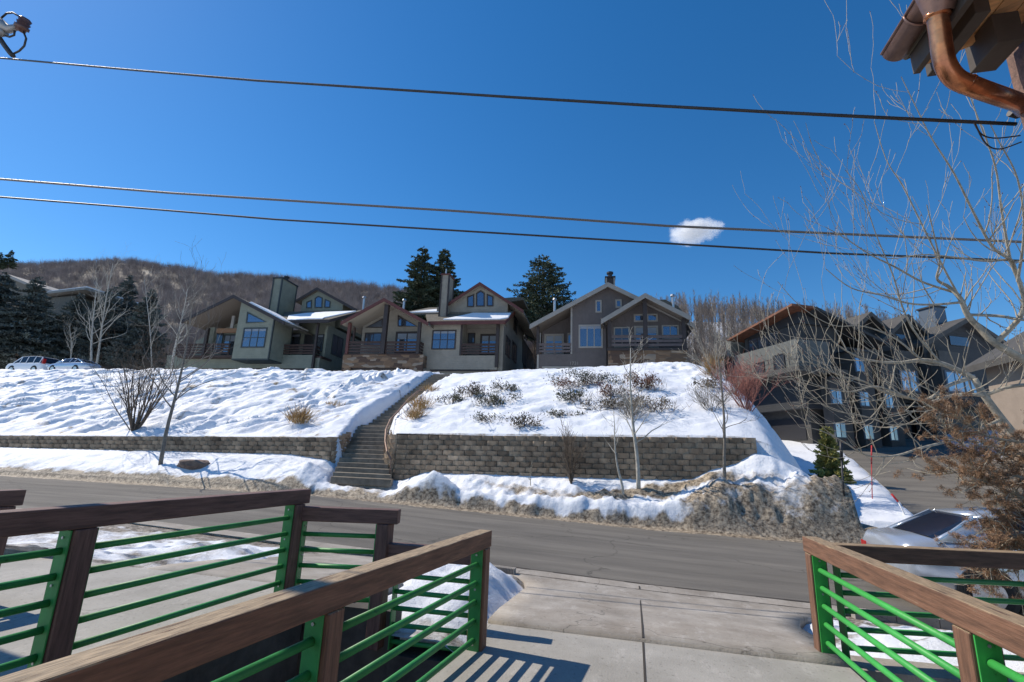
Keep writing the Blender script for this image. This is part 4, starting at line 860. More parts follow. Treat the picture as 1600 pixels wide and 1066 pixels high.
# shed roof over the middle and right
zt_=h.hp(1000,445,2.6)[1]; ze=h.hp(1000,512,.3)[1]; a0=h.hp(745,515,.3)[0]; a1=h.hp(1342,515,.3)[0]
b_=MB(); b_.hexa([(a0,.3,ze-.2),(a1,.3,ze-.2),(a1+.4,3.2,zt_+.1),(a0-1.5,3.2,zt_+.1)],[(a0,.3,ze),(a1,.3,ze),(a1+.4,3.2,zt_+.3),(a0-1.5,3.2,zt_+.3)]); ro=b_.build('shed_roof',M['shingle'],h.root)
b_=MB(); b_.box(a0,.2,ze-.32,a1+.05,.296,ze+.03); b_.build('fascia',M['trimred'],ro)
b_=MB(); b_.hexa([(a1+.004,.3,ze-.34),(a1+.1,.3,ze-.34),(a1+.5,3.2,zt_-.04),(a1+.404,3.2,zt_-.04)],[(a1+.004,.3,ze+.03),(a1+.1,.3,ze+.03),(a1+.5,3.2,zt_+.33),(a1+.404,3.2,zt_+.33)]); b_.build('barge_board',M['trimred'],ro)
k=(zt_+.3-ze)/2.9; f=lambda d:ze+(d-.3)*k
sx0=h.hp(860,495,.7)[0]; sx1=h.hp(1395,480,1.2)[0]
b_=MB(); P=[(sx0,.8),(sx1-1.0,.62),(sx1-.25,1.0),(a1+.25,2.3),(sx0+2.6,2.5),(sx0+1.5,1.7)]
b_.mesh([(x,d,f(d)+.004) for x,d in P]+[(x+(.05 if x<0 else -.05),d,f(d)+.12) for x,d in P],[(5,4,3,2,1,0),(6,7,8,9,10,11)]+[(i,(i+1)%6,(i+1)%6+6,i+6) for i in range(6)]); b_.build('roof_snow',M['roofsnow'],ro,bevel=.03)
# upper gable
du=2.8
ap2=h.hp(1148,205,du-.6); le2=h.hp(925,335,du-.6); re2=h.hp(1490,425,du-.6)
mm=(ap2[1]-re2[1])/(re2[0]-ap2[0]); le2=(le2[0]-1.2,ap2[1]-(ap2[0]-le2[0]+1.2)*mm)
h.gable(ap2,le2,re2,du-.6,15,M['shingle'],M['trimred'],th=.2,rake=.34,soff=M['soffit2'])
zg2=lambda x: ap2[1]-abs(x-ap2[0])*mm-.22
w0=h.hp(880,400,du)[0]; w1=sr
h.prism('gable_wall',[(w0,zev),(w1,zev),(w1,zg2(w1)),(ap2[0],zg2(ap2[0])),(w0,zg2(w0))],du,du+.2,M['sid2'])
h.box('house_body',w0-1,w1-.003,du+.203,14,GZ-.6,zg2(w1)-.15,M['sid2'])
h.box('side_wall',w1-.2,w1,1.203,14.0,GZ-.6,zg2(w1)-.02,M['sid2']) if False else None
h.box('side_wall',rw1-.2,sr,1.3,du+.2,GZ-.6,zev-.05,M['sid2'])
h.pwin([(1050,320),(1105,298),(1105,400),(1050,400)],du,fw=.12); h.pwin([(1120,292),(1155,270),(1187,290),(1187,397),(1120,397)],du,fw=.12); h.pwin([(1203,296),(1255,318),(1255,395),(1203,395)],du,fw=.12)
h.chimney(842,900,150,455,1.9,3.5,M['sid2'],M['trimdark'],M['trimred'],False)
q=h.hp(885,100,2.5); b_=MB(); q2=h.hp(885,140,2.5); b_.tube([(q[0],2.6,q2[1]-.2),(q[0],2.6,q[1])],.07,8); b_.build('flue',M['metal'],h.root)
h.vent(247,318,400,7,M['metal']); h.vent(560,338,395,6,M['metal'])
for w_ in ((1412,475,1440,600),(1348,632,1384,790),(1398,675,1434,828),(1503,520,1524,640),(1543,570,1560,670),(1572,598,1590,705),(1553,400,1567,450)): h.swin(*w_,sr)
h.swin(1478,700,1560,885,sr,gm=M['dark'])
# mid roof behind the left gable (snowy) and the rear gable on the right
e0=h.hp(590,402,3.0); e1=h.hp(700,372,5); b_=MB(); b_.hexa([(e0[0]-1,2.6,e0[1]-1.0),(e0[0]+7,2.6,e0[1]-1.0),(e0[0]+7,6.5,e1[1]-.3),(e0[0]+1,6.5,e1[1]-.3)],[(e0[0]-1,2.6,e0[1]-.8),(e0[0]+7,2.6,e0[1]-.8),(e0[0]+7,6.5,e1[1]),(e0[0]+1,6.5,e1[1])]); mr_=b_.build('mid_roof',M['shingle'],h.root)
zz0,zz1=e0[1]-.8,e1[1]; kk=(zz1-zz0)/3.9
b_=MB(); P=[(e0[0]+.2,3.0),(e0[0]+4.2,3.0),(e0[0]+4.2,5.2),(e0[0]+2.2,4.4)]; b_.mesh([(x,d,zz0+(d-2.6)*kk+.004) for x,d in P]+[(x,d,zz0+(d-2.6)*kk+.12) for x,d in P],[(3,2,1,0),(4,5,6,7),(0,1,5,4),(1,2,6,5),(2,3,7,6),(3,0,4,7)]); b_.build('roof_snow',M['roofsnow'],mr_)
ra=h.hp(1600,340,10); rb=h.hp(1455,345,10)
b_=MB(); b_.prism([(sr-4,ra[1]-.2),(sr-.5,ra[1]),(sr+.6,ra[1]-.05),(sr+.6,ra[1]-.35),(sr-4,ra[1]-1)],9,14.5); b_.build('rear_roof',M['shingle'],h.root)
# small iron gate beside the house
# ---------- House 1 (left, green grey)
h=House('green_grey_house',(-36,42,0),4,Z1,'green-grey house with big chimney, overhanging window bay and snowy roof, left end of the row'); h.fm=M['trimgreen']
bd=-1.2
ap=h.hp(452,325,bd-.6); le=h.hp(20,535,bd-.6); re=h.hp(878,548,bd-.6)
h.gable(ap,le,re,bd-.6,8,M['shingle'],M['trimdark'],th=.22,rake=.36,soff=M['soffit'])
m1=(ap[1]-le[1])/(ap[0]-le[0]); m2=(ap[1]-re[1])/(re[0]-ap[0])
zg=lambda x: ap[1]-(ap[0]-x)*m1-.24 if x<ap[0] else ap[1]-(x-ap[0])*m2-.24
b0=h.hp(477,620,bd)[0]; b1=h.hp(768,690,bd)[0]; zbb=h.hp(600,855,bd)[1]
h.prism('bay_wall',[(b0,zbb),(b1,zbb),(b1,zg(b1)),(b0,zg(b0))],bd,2.0,M['sid1'])
k_=MB()
for x,y_ in ((b1,bd),): k_.box(x-.1,y_-.03,zbb,x+.03,y_+.12,zg(x)-.02)
k_.box(b1-.05,1.9,zbb,b1+.03,2.05,zg(b1)-.02); k_.build('corner_trim',M['trimgreen'],h.root)
h.box('bay_trim',b0,b1,bd-.02,1.9,zbb-.14,zbb-.003,M['trimgreen'])
h.pwin([(568,465),(728,552),(556,562)],bd,fw=.13); h.win(527,598,724,765,bd,3,2,fw=.13)
# left porch
p0=h.hp(205,700,0)[0]; zf=h.hp(330,828,0)[1]
h.prism('porch_wall',[(p0-3.5,zf),(b0,zf),(b0,zg(b0)),(p0-3.5,zg(p0-3.5))],2.6,2.8,M['sid1'])
h.box('porch_floor',p0-3,b0-.003,0,2.6,zf-.2,zf,M['balc1'])
h.rail(-20,735,415,822,0,M['balc1'],4,(0,.25,.5,1)); h.post(222,600,825,0,.3,M['trimdark']); h.win(300,640,360,800,2.58,1,1,fw=.08,gm=M['glass_dark']); h.win(365,655,470,825,2.58,2,1,door=True,fw=.12)
h.box('porch_pillar',*[h.hp(x,660,.8)[0] for x in (250,298)],.6,1.0,zf,h.hp(270,600,.8)[1],M['sid1'])
h.box('beam',h.hp(315,620,.3)[0],b0-.003,.2,.5,h.hp(390,640,.3)[1],h.hp(390,605,.3)[1],mat('bare_beam',(.20,.11,.055),.7))
h.box('beam_post',h.hp(432,560,.3)[0],h.hp(455,560,.3)[0],.25,.45,h.hp(440,605,.3)[1],h.hp(440,500,.3)[1],M['trimtan'])
zg_=h.hp(800,935,1.0)[1]
h.box('lower_wall',h.hp(80,900,1)[0]-3,h.hp(1100,900,1.0)[0],1.0,1.3,zg_,h.hp(980,825,1)[1],M['sid1'])
gx0,gx1=h.hp(572,950,1)[0],h.hp(1040,950,1)[0]
h.box('lower_wall',gx1,h.hp(1100,900,1)[0],1.02,1.3,GZ,zg_-.003,M['sid1']); h.box('lower_wall',h.hp(468,950,1)[0],gx0,1.02,1.3,GZ,zg_-.003,M['sid1'])
h.box('garage_trim',gx0,gx1,1.05,1.2,zg_-.2,zg_-.005,M['trimdark']); h.box('garage_door',gx0,gx1,1.22,1.28,GZ,zg_-.2,M['sid1']); h.box('garage_door',h.hp(80,950,1)[0]-3,h.hp(468,950,1)[0],1.22,1.28,GZ,zg_-.15,M['sid1'])
# right balcony
r0=h.hp(842,690,1.0)[0]; r1=h.hp(1118,690,1.0)[0]; zf2=h.hp(980,828,1.0)[1]; sr=h.hp(1238,700,2.4)[0]; ze=h.hp(1000,552,.4)[1]
h.box('porch_wall',b1,sr-.1,3.4,3.6,zf2,ze+1.5,M['sid1']); h.box('porch_floor',r0-.5,r1+1.0,1.303,3.4,zf2-.2,zf2,M['balc1'])
h.win(930,648,1005,800,3.38,1,1,fw=.1); h.win(1036,655,1120,825,3.38,1,1,door=True,fw=.1,gm=M['dark']); h.win(1145,652,1200,800,3.38,1,1,fw=.1)
h.rail(842,742,1118,825,1.0,M['balc1'],4,(0,1),side=[(r1+.05,2.4)]); h.post(1132,560,965,1.0,.22,M['trimdark'])
h.box('side_wall',sr-.2,sr,2.3,13.5,GZ,ze+.15,M['sid1']); h.box('side_wall',r1-.2,sr,1.303,2.29,GZ,zf2-.21,M['sid1']); h.box('front_wall',h.hp(1205,700,2.1)[0],sr,2.1,2.29,zf2-.2,ze,M['sid1'])
h.box('house_body',b0-5,sr-.21,3.61,13,GZ,ze,M['sid1'])
h.swin(1268,665,1360,838,sr)
a0=h.hp(880,548,.4)[0]; a1=h.hp(1245,545,.4)[0]; zt_=h.hp(1200,455,3.4)[1]
ddx=1.9
b_=MB(); b_.hexa([(a0-.5,.4,ze),(a1,.4,ze),(a1+1.8,4.2,zt_),(a0-3.0,4.2,zt_)],[(a0-.5,.4,ze+.2),(a1,.4,ze+.2),(a1+1.8,4.2,zt_+.2),(a0-3.0,4.2,zt_+.2)]); ro=b_.build('shed_roof',M['shingle'],h.root)
b_=MB(); b_.box(a0-.5,.3,ze-.12,a1+.05,.396,ze+.23); b_.hexa([(a1+.004,.3,ze-.12),(a1+.1,.3,ze-.12),(a1+1.9,4.2,zt_-.1),(a1+1.804,4.2,zt_-.1)],[(a1+.004,.3,ze+.23),(a1+.1,.3,ze+.23),(a1+1.9,4.2,zt_+.23),(a1+1.804,4.2,zt_+.23)]); b_.build('fascia',M['trimdark'],ro)
k=(zt_-ze)/3.8; f=lambda d:ze+.2+(d-.4)*k
b_=MB(); P=[(a0+.1,.55),(a0+1.2,.5),(a0+2.6,.75),(a0+4.2,.7),(a1-1.0,1.1),(a1+1.2,3.6),(a1-2.5,3.4),(a0+.4,3.0),(a0-1.0,2.2)]; n=len(P)
b_.mesh([(x,d,f(d)+.004) for x,d in P]+[(x,d+.03,f(d)+.14) for x,d in P],[tuple(range(n))[::-1],tuple(range(n,2*n))]+[(i,(i+1)%n,(i+1)%n+n,i+n) for i in range(n)]); b_.build('roof_snow',M['roofsnow'],ro,bevel=.03)
# snow strip along the gable's right edge
b_=MB(); e0=h.hp(585,390,bd-.3); e1=h.hp(868,530,bd-.3)
b_.prism([(e0[0],zg(e0[0])+.26),(e1[0],zg(e1[0])+.26),(e1[0],zg(e1[0])+.42),(e0[0]+.3,zg(e0[0])+.36)],bd-.45,3); b_.build('roof_snow',M['roofsnow'],ro,bevel=.03)
du=4.6
ap2=h.hp(1146,262,du-.5); le2=h.hp(968,368,du-.5); re2=h.hp(1480,445,du-.5); mm=(ap2[1]-re2[1])/(re2[0]-ap2[0])
h.gable(ap2,le2,re2,du-.5,14,M['shingle'],M['trimdark'],th=.2,rake=.34,soff=M['soffit'])
zl=lambda x: (ap2[1]-(ap2[0]-x)*(ap2[1]-le2[1])/(ap2[0]-le2[0]) if x<ap2[0] else ap2[1]-(x-ap2[0])*mm)-.22
w0=h.hp(1018,420,du)[0]; w1=sr
h.prism('gable_wall',[(w0,ze+.5),(w1,ze+.5),(w1,zl(w1)),(ap2[0],zl(ap2[0])),(w0,zl(w0))],du,du+8,M['sid1'])
h.pwin([(1060,385),(1106,365),(1104,437),(1058,437)],du,fw=.12); h.pwin([(1130,352),(1160,333),(1196,350),(1192,434),(1128,434)],du,fw=.12); h.pwin([(1213,358),(1262,378),(1258,432),(1208,432)],du,fw=.12)
h.chimney(768,838,190,470,2.6,5.4,M['sid1'],M['trimgreen'],M['dark'],True)
# ================= OTHER BUILDINGS
M['th']=siding('slate_siding',(.038,.040,.043),.3,False,.6); M['th_sunlit']=siding('sunlit_grey_board_siding',(.13,.135,.125),.35); M['thw']=mat('weathered_grey_wall',(.075,.07,.064),.8,n_scale=2,n_amt=.2)  # paler board siding for the balcony storey, sunlight on it put into the colour
M['rust']=mat('rusty_metal_roof',(.17,.065,.032),.7,n_scale=4,n_amt=.4); M['bluetrim']=mat('blue_grey_trim',(.08,.11,.15),.6)
M['glass_b']=glassmat('bright_window_glass',(.30,.34,.42),.05,.8)
def lface(root,Lo,L,Hh): pass
class Block:
    """a tower with a left face along A and a right face along B, both starting at the near corner"""
    def __init__(s,corner,ang,label):
        s.root=empty('townhouse',corner,R_(ang)); tag(s.root,label,'townhouse','townhouses stepping up the side road')
    def box(s,n,x0,y0,z0,x1,y1,z1,m,par=None): b=MB(); b.box(x0,y0,z0,x1,y1,z1); return b.build(n,m,par or s.root)
    def wL(s,y0,z0,y1,z1,nx=1,m=None): # window on the left face (x=0), along +y
        b=MB(); f=.09; b.box(-.06,y0,z0,.03,y0+f,z1);b.box(-.06,y1-f,z0,.03,y1,z1);b.box(-.06,y0+f,z0,.03,y1-f,z0+f);b.box(-.06,y0+f,z1-f,.03,y1-f,z1)
        for i in range(1,nx): y_=y0+(y1-y0)*i/nx; b.box(-.05,y_-.04,z0+f,.02,y_+.04,z1-f)
        o=b.build('window',M['dark'],s.root); s.box('pane',-.03,y0+f,z0+f,-.01,y1-f,z1-f,m or M['glass'],o)
    def wR(s,x0,z0,x1,z1,nx=1,m=None): # window on the right face (y=0)
        b=MB(); f=.09; b.box(x0,-.06,z0,x0+f,.03,z1);b.box(x1-f,-.06,z0,x1,.03,z1);b.box(x0+f,-.06,z0,x1-f,.03,z0+f);b.box(x0+f,-.06,z1-f,x1-f,.03,z1)
        for i in range(1,nx): x=x0+(x1-x0)*i/nx; b.box(x-.04,-.05,z0+f,x+.04,.02,z1-f)
        o=b.build('window',M['bluetrim'],s.root); s.box('pane',x0+f,-.03,z0+f,x1-f,-.01,z1-f,m or M['glass'],o)
# unit 1: near corner at px 1250; x axis runs right/away, y axis runs left/away
c=ony(1252,560,35); c.z=2.4
U=Block((c.x,c.y,2.0),28,'grey townhouse with rusty metal roof edge and board-sided balcony storey above the red shrub'); U.root.scale=(1,1,.76)
W=7.0; Lf=5.9
U.box('lower_wall',.8,.6,-.2,W,Lf,4.4,M['thw']); U.box('wall',.0,0,4.4,W,Lf,7.4,M['th'])
U.box('upper_wall',-.35,-.1,7.75,2.3,Lf+.1,10.4,M['th_sunlit']); U.box('wall',2.304,.5,7.404,W,Lf,10.4,M['th'])
for (xa,xb,zt_) in ((1.3,2.7,6.9),(3.6,4.9,9.6),(5.7,6.9,9.0)):
    U.box('bay',xa,-.75,-.2,xb,-.004 if zt_<7.3 else .49,zt_,M['thw']); U.box('bay_cap',xa-.1,-.85,zt_,xb+.1,-.004 if zt_<7.3 else .49,zt_+.14,M['dark'])
    for zb_ in (1.9,4.7,7.7):
        if zb_+1.3<zt_:
            f_=U.box('window',xa+.25,-.80,zb_,xb-.25,-.752,zb_+1.3,M['bluetrim'])
            for q_ in (0,1): xw=xa+.32+q_*(xb-xa-.6)/2; U.box('pane',xw,-.82,zb_+.08,xw+(xb-xa-.74)/2,-.802,zb_+1.22,M['glass_b'] if (q_+int(zb_))%2 else M['glass'],f_)
U.box('balcony_slab',-1.35,-1.0,7.3,2.6,Lf+.2,7.72,M['thw'])
b=MB()
for k in range(12): y_=-.9+k*.6; b.tube([(-1.28,y_,7.72),(-1.28,y_,8.75)],.02,4)
for z in (7.95,8.35,8.75): b.tube([(-1.28,-.9,z),(-1.28,Lf+.1,z)],.02,4); b.tube([(-1.28,-.9,z),(2.5,-.9,z)],.02,4)
b.build('balcony_railing',M['dark'],U.root)
for (a_,z0,b_,z1,n) in ((1.0,7.9,2.0,9.4,1),(2.9,7.9,3.9,9.1,1)): U.wL(a_,z0,b_,z1,n)
for i in range(len(U.root.children)): 
    if U.root.children[i].name.startswith('window'): U.root.children[i].location.x=-.36
U.box('top_wall',.5,.5,10.4,3.8,Lf-.2,12.1,M['th'])
U.wL(2.2,10.7,5.3,12.0,3,M['glass']); 
for o in U.root.children:
    if o.name.startswith('window') and o.location.x==0: o.location.x=.49
b=MB(); b.hexa([(-.7,-.4,13.3),(1.2,-.4,13.3),(1.2,Lf+.4,12.0),(-.7,Lf+.4,12.0)],[(-.7,-.4,13.5),(1.2,-.4,13.5),(1.2,Lf+.4,12.2),(-.7,Lf+.4,12.2)]); b.build('roof',M['rust'],U.root); b=MB(); b.hexa([(1.204,-.5,13.2),(W,-.5,10.6),(W,Lf+.3,10.3),(1.204,Lf+.3,12.0)],[(1.204,-.5,13.45),(W,-.5,10.85),(W,Lf+.3,10.55),(1.204,Lf+.3,12.2)]); b.build('dark_roof',M['th'],U.root)
b=MB(); b.hexa([(.4,.3,12.1),(3.0,.3,12.1),(3.0,Lf-.2,12.1),(.4,Lf-.2,12.1)],[(.4,.3,13.28),(3.0,.3,12.2),(3.0,Lf-.2,12.12),(.4,Lf-.2,12.12)]); b.build('gable_wall',M['dark'],U.root)
U.box('roof_parapet',-.4,Lf+.3,10.5,3,Lf+.9,12.3,M['th_sunlit']); 
U.box('side_wing',1.2,Lf+.4,3.5,W,Lf+3.2,11.0,M['th']); U.box('wing_roof',.7,Lf+.3,11.0,W,Lf+3.9,11.25,M['thw']); U.box('wing_window',1.15,Lf+.9,9.4,1.19,Lf+2.6,10.5,M['glass'])
U.wR(2.85,4.7,3.45,6.4,1); U.wR(5.0,4.7,5.6,6.4,1)
for (a_,z0,b_,z1) in ((1.5,.3,2.6,3.2),(3.2,.3,4.2,3.2)):
    U.box('dark_door',a_,.55,z0,b_,.59,z1,M['dark'])
U.box('dark_opening',.75,1.0,1.8,.79,4.6,3.7,M['dark'])
# units 2-4 along the row
def unit(px,Y,zb,zt,label,ww=6.2,chim=False,seed=0):
    rr=random.Random(seed); c=ony(px,600,Y); B=Block((c.x,c.y,zb),28,label); H=zt-zb
    B.box('lower_wall',.9,.9,-1.2,ww,6,2.9,M['dark']); B.box('pier',.0,0,-1.2,1.5,1.4,2.897,M['thw']); B.box('pier',ww-1.3,0,-1.2,ww,.895,2.897,M['thw'])
    B.box('garage_door',1.7,.8,-.2,ww-1.5,.89,2.5,M['dark']); B.box('wall',0,0,2.9,ww,6,H-2.3,M['th'])
    B.box('bay',.4,-.7,3.2,2.5,-.003,H-3.0,M['thw'])
    b=MB(); b.prism([(-.6,H-2.4),(ww*.45,H),(ww+.4,H-2.7),(ww+.4,H-3.0),(ww*.45,H-.35),(-.6,H-2.75)],-.7,6.6); b.build('roof',M['thw'],B.root)
    b=MB(); b.prism([(.0,H-2.297),(ww,H-2.297),(ww,H-2.8),(ww*.45,H-.4)],.05,5.9); b.build('gable_wall',M['th'],B.root)
    for z0 in (3.6,6.6):
        if z0+1.6>H-2.4: continue
        b=MB()
        for xx in (.6,1.25,1.9): 
            pass
        B.wR(2.9,z0,4.7,z0+1.7,3,M['glass_b'] if rr.random()<.6 else M['glass']); B.wL(.8,z0,1.8,z0+1.6,1); B.wL(3,z0,4.4,z0+1.6,2)
        f=B.box('window',.6,-.76,z0,2.3,-.703,z0+1.6,M['bluetrim']); B.box('pane',.72,-.78,z0+.12,1.4,-.762,z0+1.48,M['glass_b'],f); B.box('pane',1.5,-.78,z0+.12,2.18,-.762,z0+1.48,M['glass_b'],f)
    B.box('upper_window',ww*.3,-.02,H-2.2,ww*.5,.04,H-1.5,M['glass_dark'])
    b=MB(); 
    for k in range(8): b.tube([(2.7+k*.42,-.75,2.95),(2.7+k*.42,-.75,3.9)],.018,4)
    b.tube([(2.7,-.75,3.9),(5.7,-.75,3.9)],.02,4); b.build('balcony_railing',M['dark'],B.root); B.box('balcony_slab',2.6,-.8,2.75,5.8,-.002,2.93,M['thw'])
    if chim: 
        B.box('chimney',3.6,1.2,H-2.2,4.8,2.4,H+1.3,M['bluetrim']); B.box('chimney_cap',3.5,1.1,H+1.3,4.9,2.5,H+1.42,M['dark'])
    return B
unit(1322,40,3.4,13.3,'second dark slate townhouse of the side-road row, right of the one with the rusty roof',5.6,seed=1)
unit(1382,41,3.6,13.3,'third dark slate townhouse of the side-road row, with a bright bay window',5.6,seed=2)
unit(1452,41.5,3.6,13.3,'fourth dark slate townhouse of the side-road row, with a square chimney tower',9.5,chim=True,seed=3)
# tan house at the right photo edge
M['tan']=siding('tan_siding',(.30,.24,.19),.25)
tb=empty('tan_house',(17.7,21.5,.6),0); tag(tb,'sunlit pale tan house wall behind the bare tree at the right photo edge','house')
b=MB(); b.box(0,0,0,9,8,6.2); b.build('wall',M['tan'],tb); tb.scale=(1,1,1.08)
b=MB(); b.prism([(-.7,5.9),(4.5,9.0),(9.7,5.9),(9.7,5.6),(4.5,8.7),(-.7,5.6)],-.7,8.5); b.build('roof',M['thw'],tb)
b=MB(); b.prism([(0,6.203),(9,6.203),(4.5,8.68)],.01,7.9); b.build('gable_wall',M['tan'],tb)
for x0,z0 in ((1.2,3.3),(3.4,3.3),(5.6,3.3),(1.6,.8),(4.6,.8)):
    b=MB(); b.box(x0,-.06,z0,x0+1.3,-.003,z0+1.7); f=b.build('window',M['trimdark'],tb); b=MB(); b.box(x0+.12,-.08,z0+.12,x0+1.18,-.062,z0+1.58); b.build('pane',M['glass'],f)
b=MB(); b.box(-.06,1.5,3.0,-.003,3.2,4.6); f=b.build('window',M['trimdark'],tb); b=MB(); b.box(-.08,1.6,3.1,-.062,3.1,4.5); b.build('pane',M['glass_dark'],f)
# olive building far left behind the spruces
M['olive']=siding('olive_beige_siding',(.13,.12,.095),.25)
def fp(u,v,Y): q=ony(u,v,Y); return (q.x,q.z)
fb=empty('olive_house',(0,48,0)); tag(fb,'olive beige two-storey house with snowy roof half hidden by spruces, far left','house')
b=MB(); b.prism([fp(-60,600,48),fp(118,600,48),fp(118,462,48),fp(50,468,48),fp(-60,480,48)],0,9); o=b.build('wall',M['olive'],fb)
b=MB(); P=[fp(135,449,47.3),fp(75,456,47.3),fp(40,470,47.3),fp(-60,495,47.3)]; b.prism(P+[(x,z-.35) for x,z in P[::-1]],-.8,9.5); o=b.build('roof',M['trimtan'],fb)
b=MB(); b.prism([(x,z+.02) for x,z in P]+[(x,z+.18) for x,z in P[::-1]],-.6,9.0); b.build('roof_snow',M['roofsnow'],o)
b=MB(); P=[fp(-60,470,50),fp(15,433,50),fp(48,445,50),fp(50,470,50)]; b.prism(P,1.5,7); b.build('gable_wall',M['olive'],fb)
b=MB(); P=[fp(-60,462,49.5),fp(17,431,49.5),fp(52,446,49.5)]; b.prism([(x,z+.1) for x,z in P]+[(x,z-.3) for x,z in P[::-1]],.8,8); b.build('roof',M['trimtan'],fb)
for (u0,v0,u1,v1) in ((5,535,18,550),(28,540,38,556)): 
    a,c=fp(u0,v1,48),fp(u1,v0,48); b=MB(); b.box(a[0],-.06,a[1],c[0],-.003,c[1]); f=b.build('window',M['trimdark'],fb); b=MB(); b.box(a[0]+.1,-.08,a[1]+.1,c[0]-.1,-.062,c[1]-.1); b.build('pane',M['glass_dark'],f)
a,c=fp(22,575,48),fp(40,535,48); b=MB(); b.box(a[0],-.05,a[1],c[0],-.002,c[1]); b.build('door',mat('red_brown_door',(.13,.05,.03),.7),fb)
# ================= TREES
M['bark']=mat('grey_bark',(.20,.175,.145),.85,n_scale=12,n_amt=.35,bump=.4,b_scale=30); M['bark_pale']=mat('pale_aspen_bark',(.44,.41,.35),.8,n_scale=9,n_amt=.3,bump=.3,b_scale=25)
M['bark_tan']=mat('tan_grey_bark',(.36,.32,.25),.8,n_scale=9,n_amt=.3,bump=.3,b_scale=25); M['bark_dark']=mat('dark_bark',(.12,.09,.065),.9,n_scale=9,n_amt=.3,bump=.4,b_scale=30)
M['redtwig']=mat('red_twigs',(.26,.10,.075),.8,n_scale=9,n_amt=.3); M['bud']=mat('bud',(.10,.04,.035),.8)
def grow(out,p,d,L,r,dep,R,spread=.6,up=.12,kids=(2,4),wob=.18,taper=.55,minr=.003,seglen=None,bias=None,shrink=.62):
    n=max(3,int(L/(seglen or max(.12,L/6)))); pts=[p.copy()];rad=[r]; d=d.normalized()
    for i in range(n):
        d=(d+Vector((R.gauss(0,wob),R.gauss(0,wob),R.gauss(0,wob)+up*.5))).normalized()
        if bias is not None: d=(d+bias*.08).normalized()
        p=p+d*(L/n); pts.append(p.copy()); rad.append(max(minr,r*(1-(1-taper)*(i+1)/n)))
    out.append((pts,rad))
    if dep<=0: return
    k=R.randint(*kids)
    for j in range(k):
        t=R.uniform(.25,1.0) if j else 1.0; i=min(n,int(t*n)); q=pts[i]; dd=(pts[i]-pts[max(0,i-1)]).normalized()
        ax=Vector((R.gauss(0,1),R.gauss(0,1),R.gauss(0,.7))); ax=(ax-dd*ax.dot(dd)).normalized()
        nd=(dd+ax*R.uniform(spread*.5,spread*1.3)+Vector((0,0,up))).normalized()
        grow(out,q,nd,L*shrink*R.uniform(.75,1.25),rad[i]*.62,dep-1,R,spread,up,kids,wob,taper,minr,seglen,bias,shrink)
def tree_obj(name,trunk,limbs,mt,mc,label,cat='tree',group=None,buds=0,R=random,base=None):
    base=base or trunk[0][0]; rt=empty(name,base); tag(rt,label,cat,group)
    b=MB()
    for pts,rad in [trunk] if trunk else []: b.tube(pts,rad,8)
    if trunk: rel(b,'trunk',mt,rt,smooth=True)
    b=MB()
    for pts,rad in limbs: b.tube(pts,rad,5 if rad[0]>.02 else (4 if rad[0]>.008 else 3),cap=False)
    if buds:
        for pts,rad in limbs:
            if rad[0]<.012:
                for q in pts[1:]:
                    if R.random()<buds: 
                        b.m=1; s=R.uniform(.005,.009); v=Vector((R.gauss(0,1),R.gauss(0,1),R.gauss(0,1))).normalized()*s; c_=q+v*1.2
                        b.mesh([c_+Vector((s,0,0)),c_+Vector((-s,0,0)),c_+Vector((0,s,0)),c_+Vector((0,-s,0)),c_+Vector((0,0,s*1.6)),c_+Vector((0,0,-s*1.6))],[(0,2,4),(2,1,4),(1,3,4),(3,0,4),(2,0,5),(1,2,5),(3,1,5),(0,3,5)]); b.m=0
    rel(b,'crown',mc,rt,smooth=True); return rt
def interp_path(P,ws,rs,n=5):
    out=[];rad=[]
    V=[atw(u,v,w_) for (u,v),w_ in zip(P,ws)]
    for i in range(len(V)-1):
        p0=V[max(i-1,0)];p1=V[i];p2=V[i+1];p3=V[min(i+2,len(V)-1)]
        for j in range(n):
            t=j/n; out.append(.5*((2*p1)+(-p0+p2)*t+(2*p0-5*p1+4*p2-p3)*t*t+(-p0+3*p1-3*p2+p3)*t**3)); rad.append(rs[i]*(1-t)+rs[i+1]*t)
    out.append(V[-1]); rad.append(rs[-1]); return out,rad
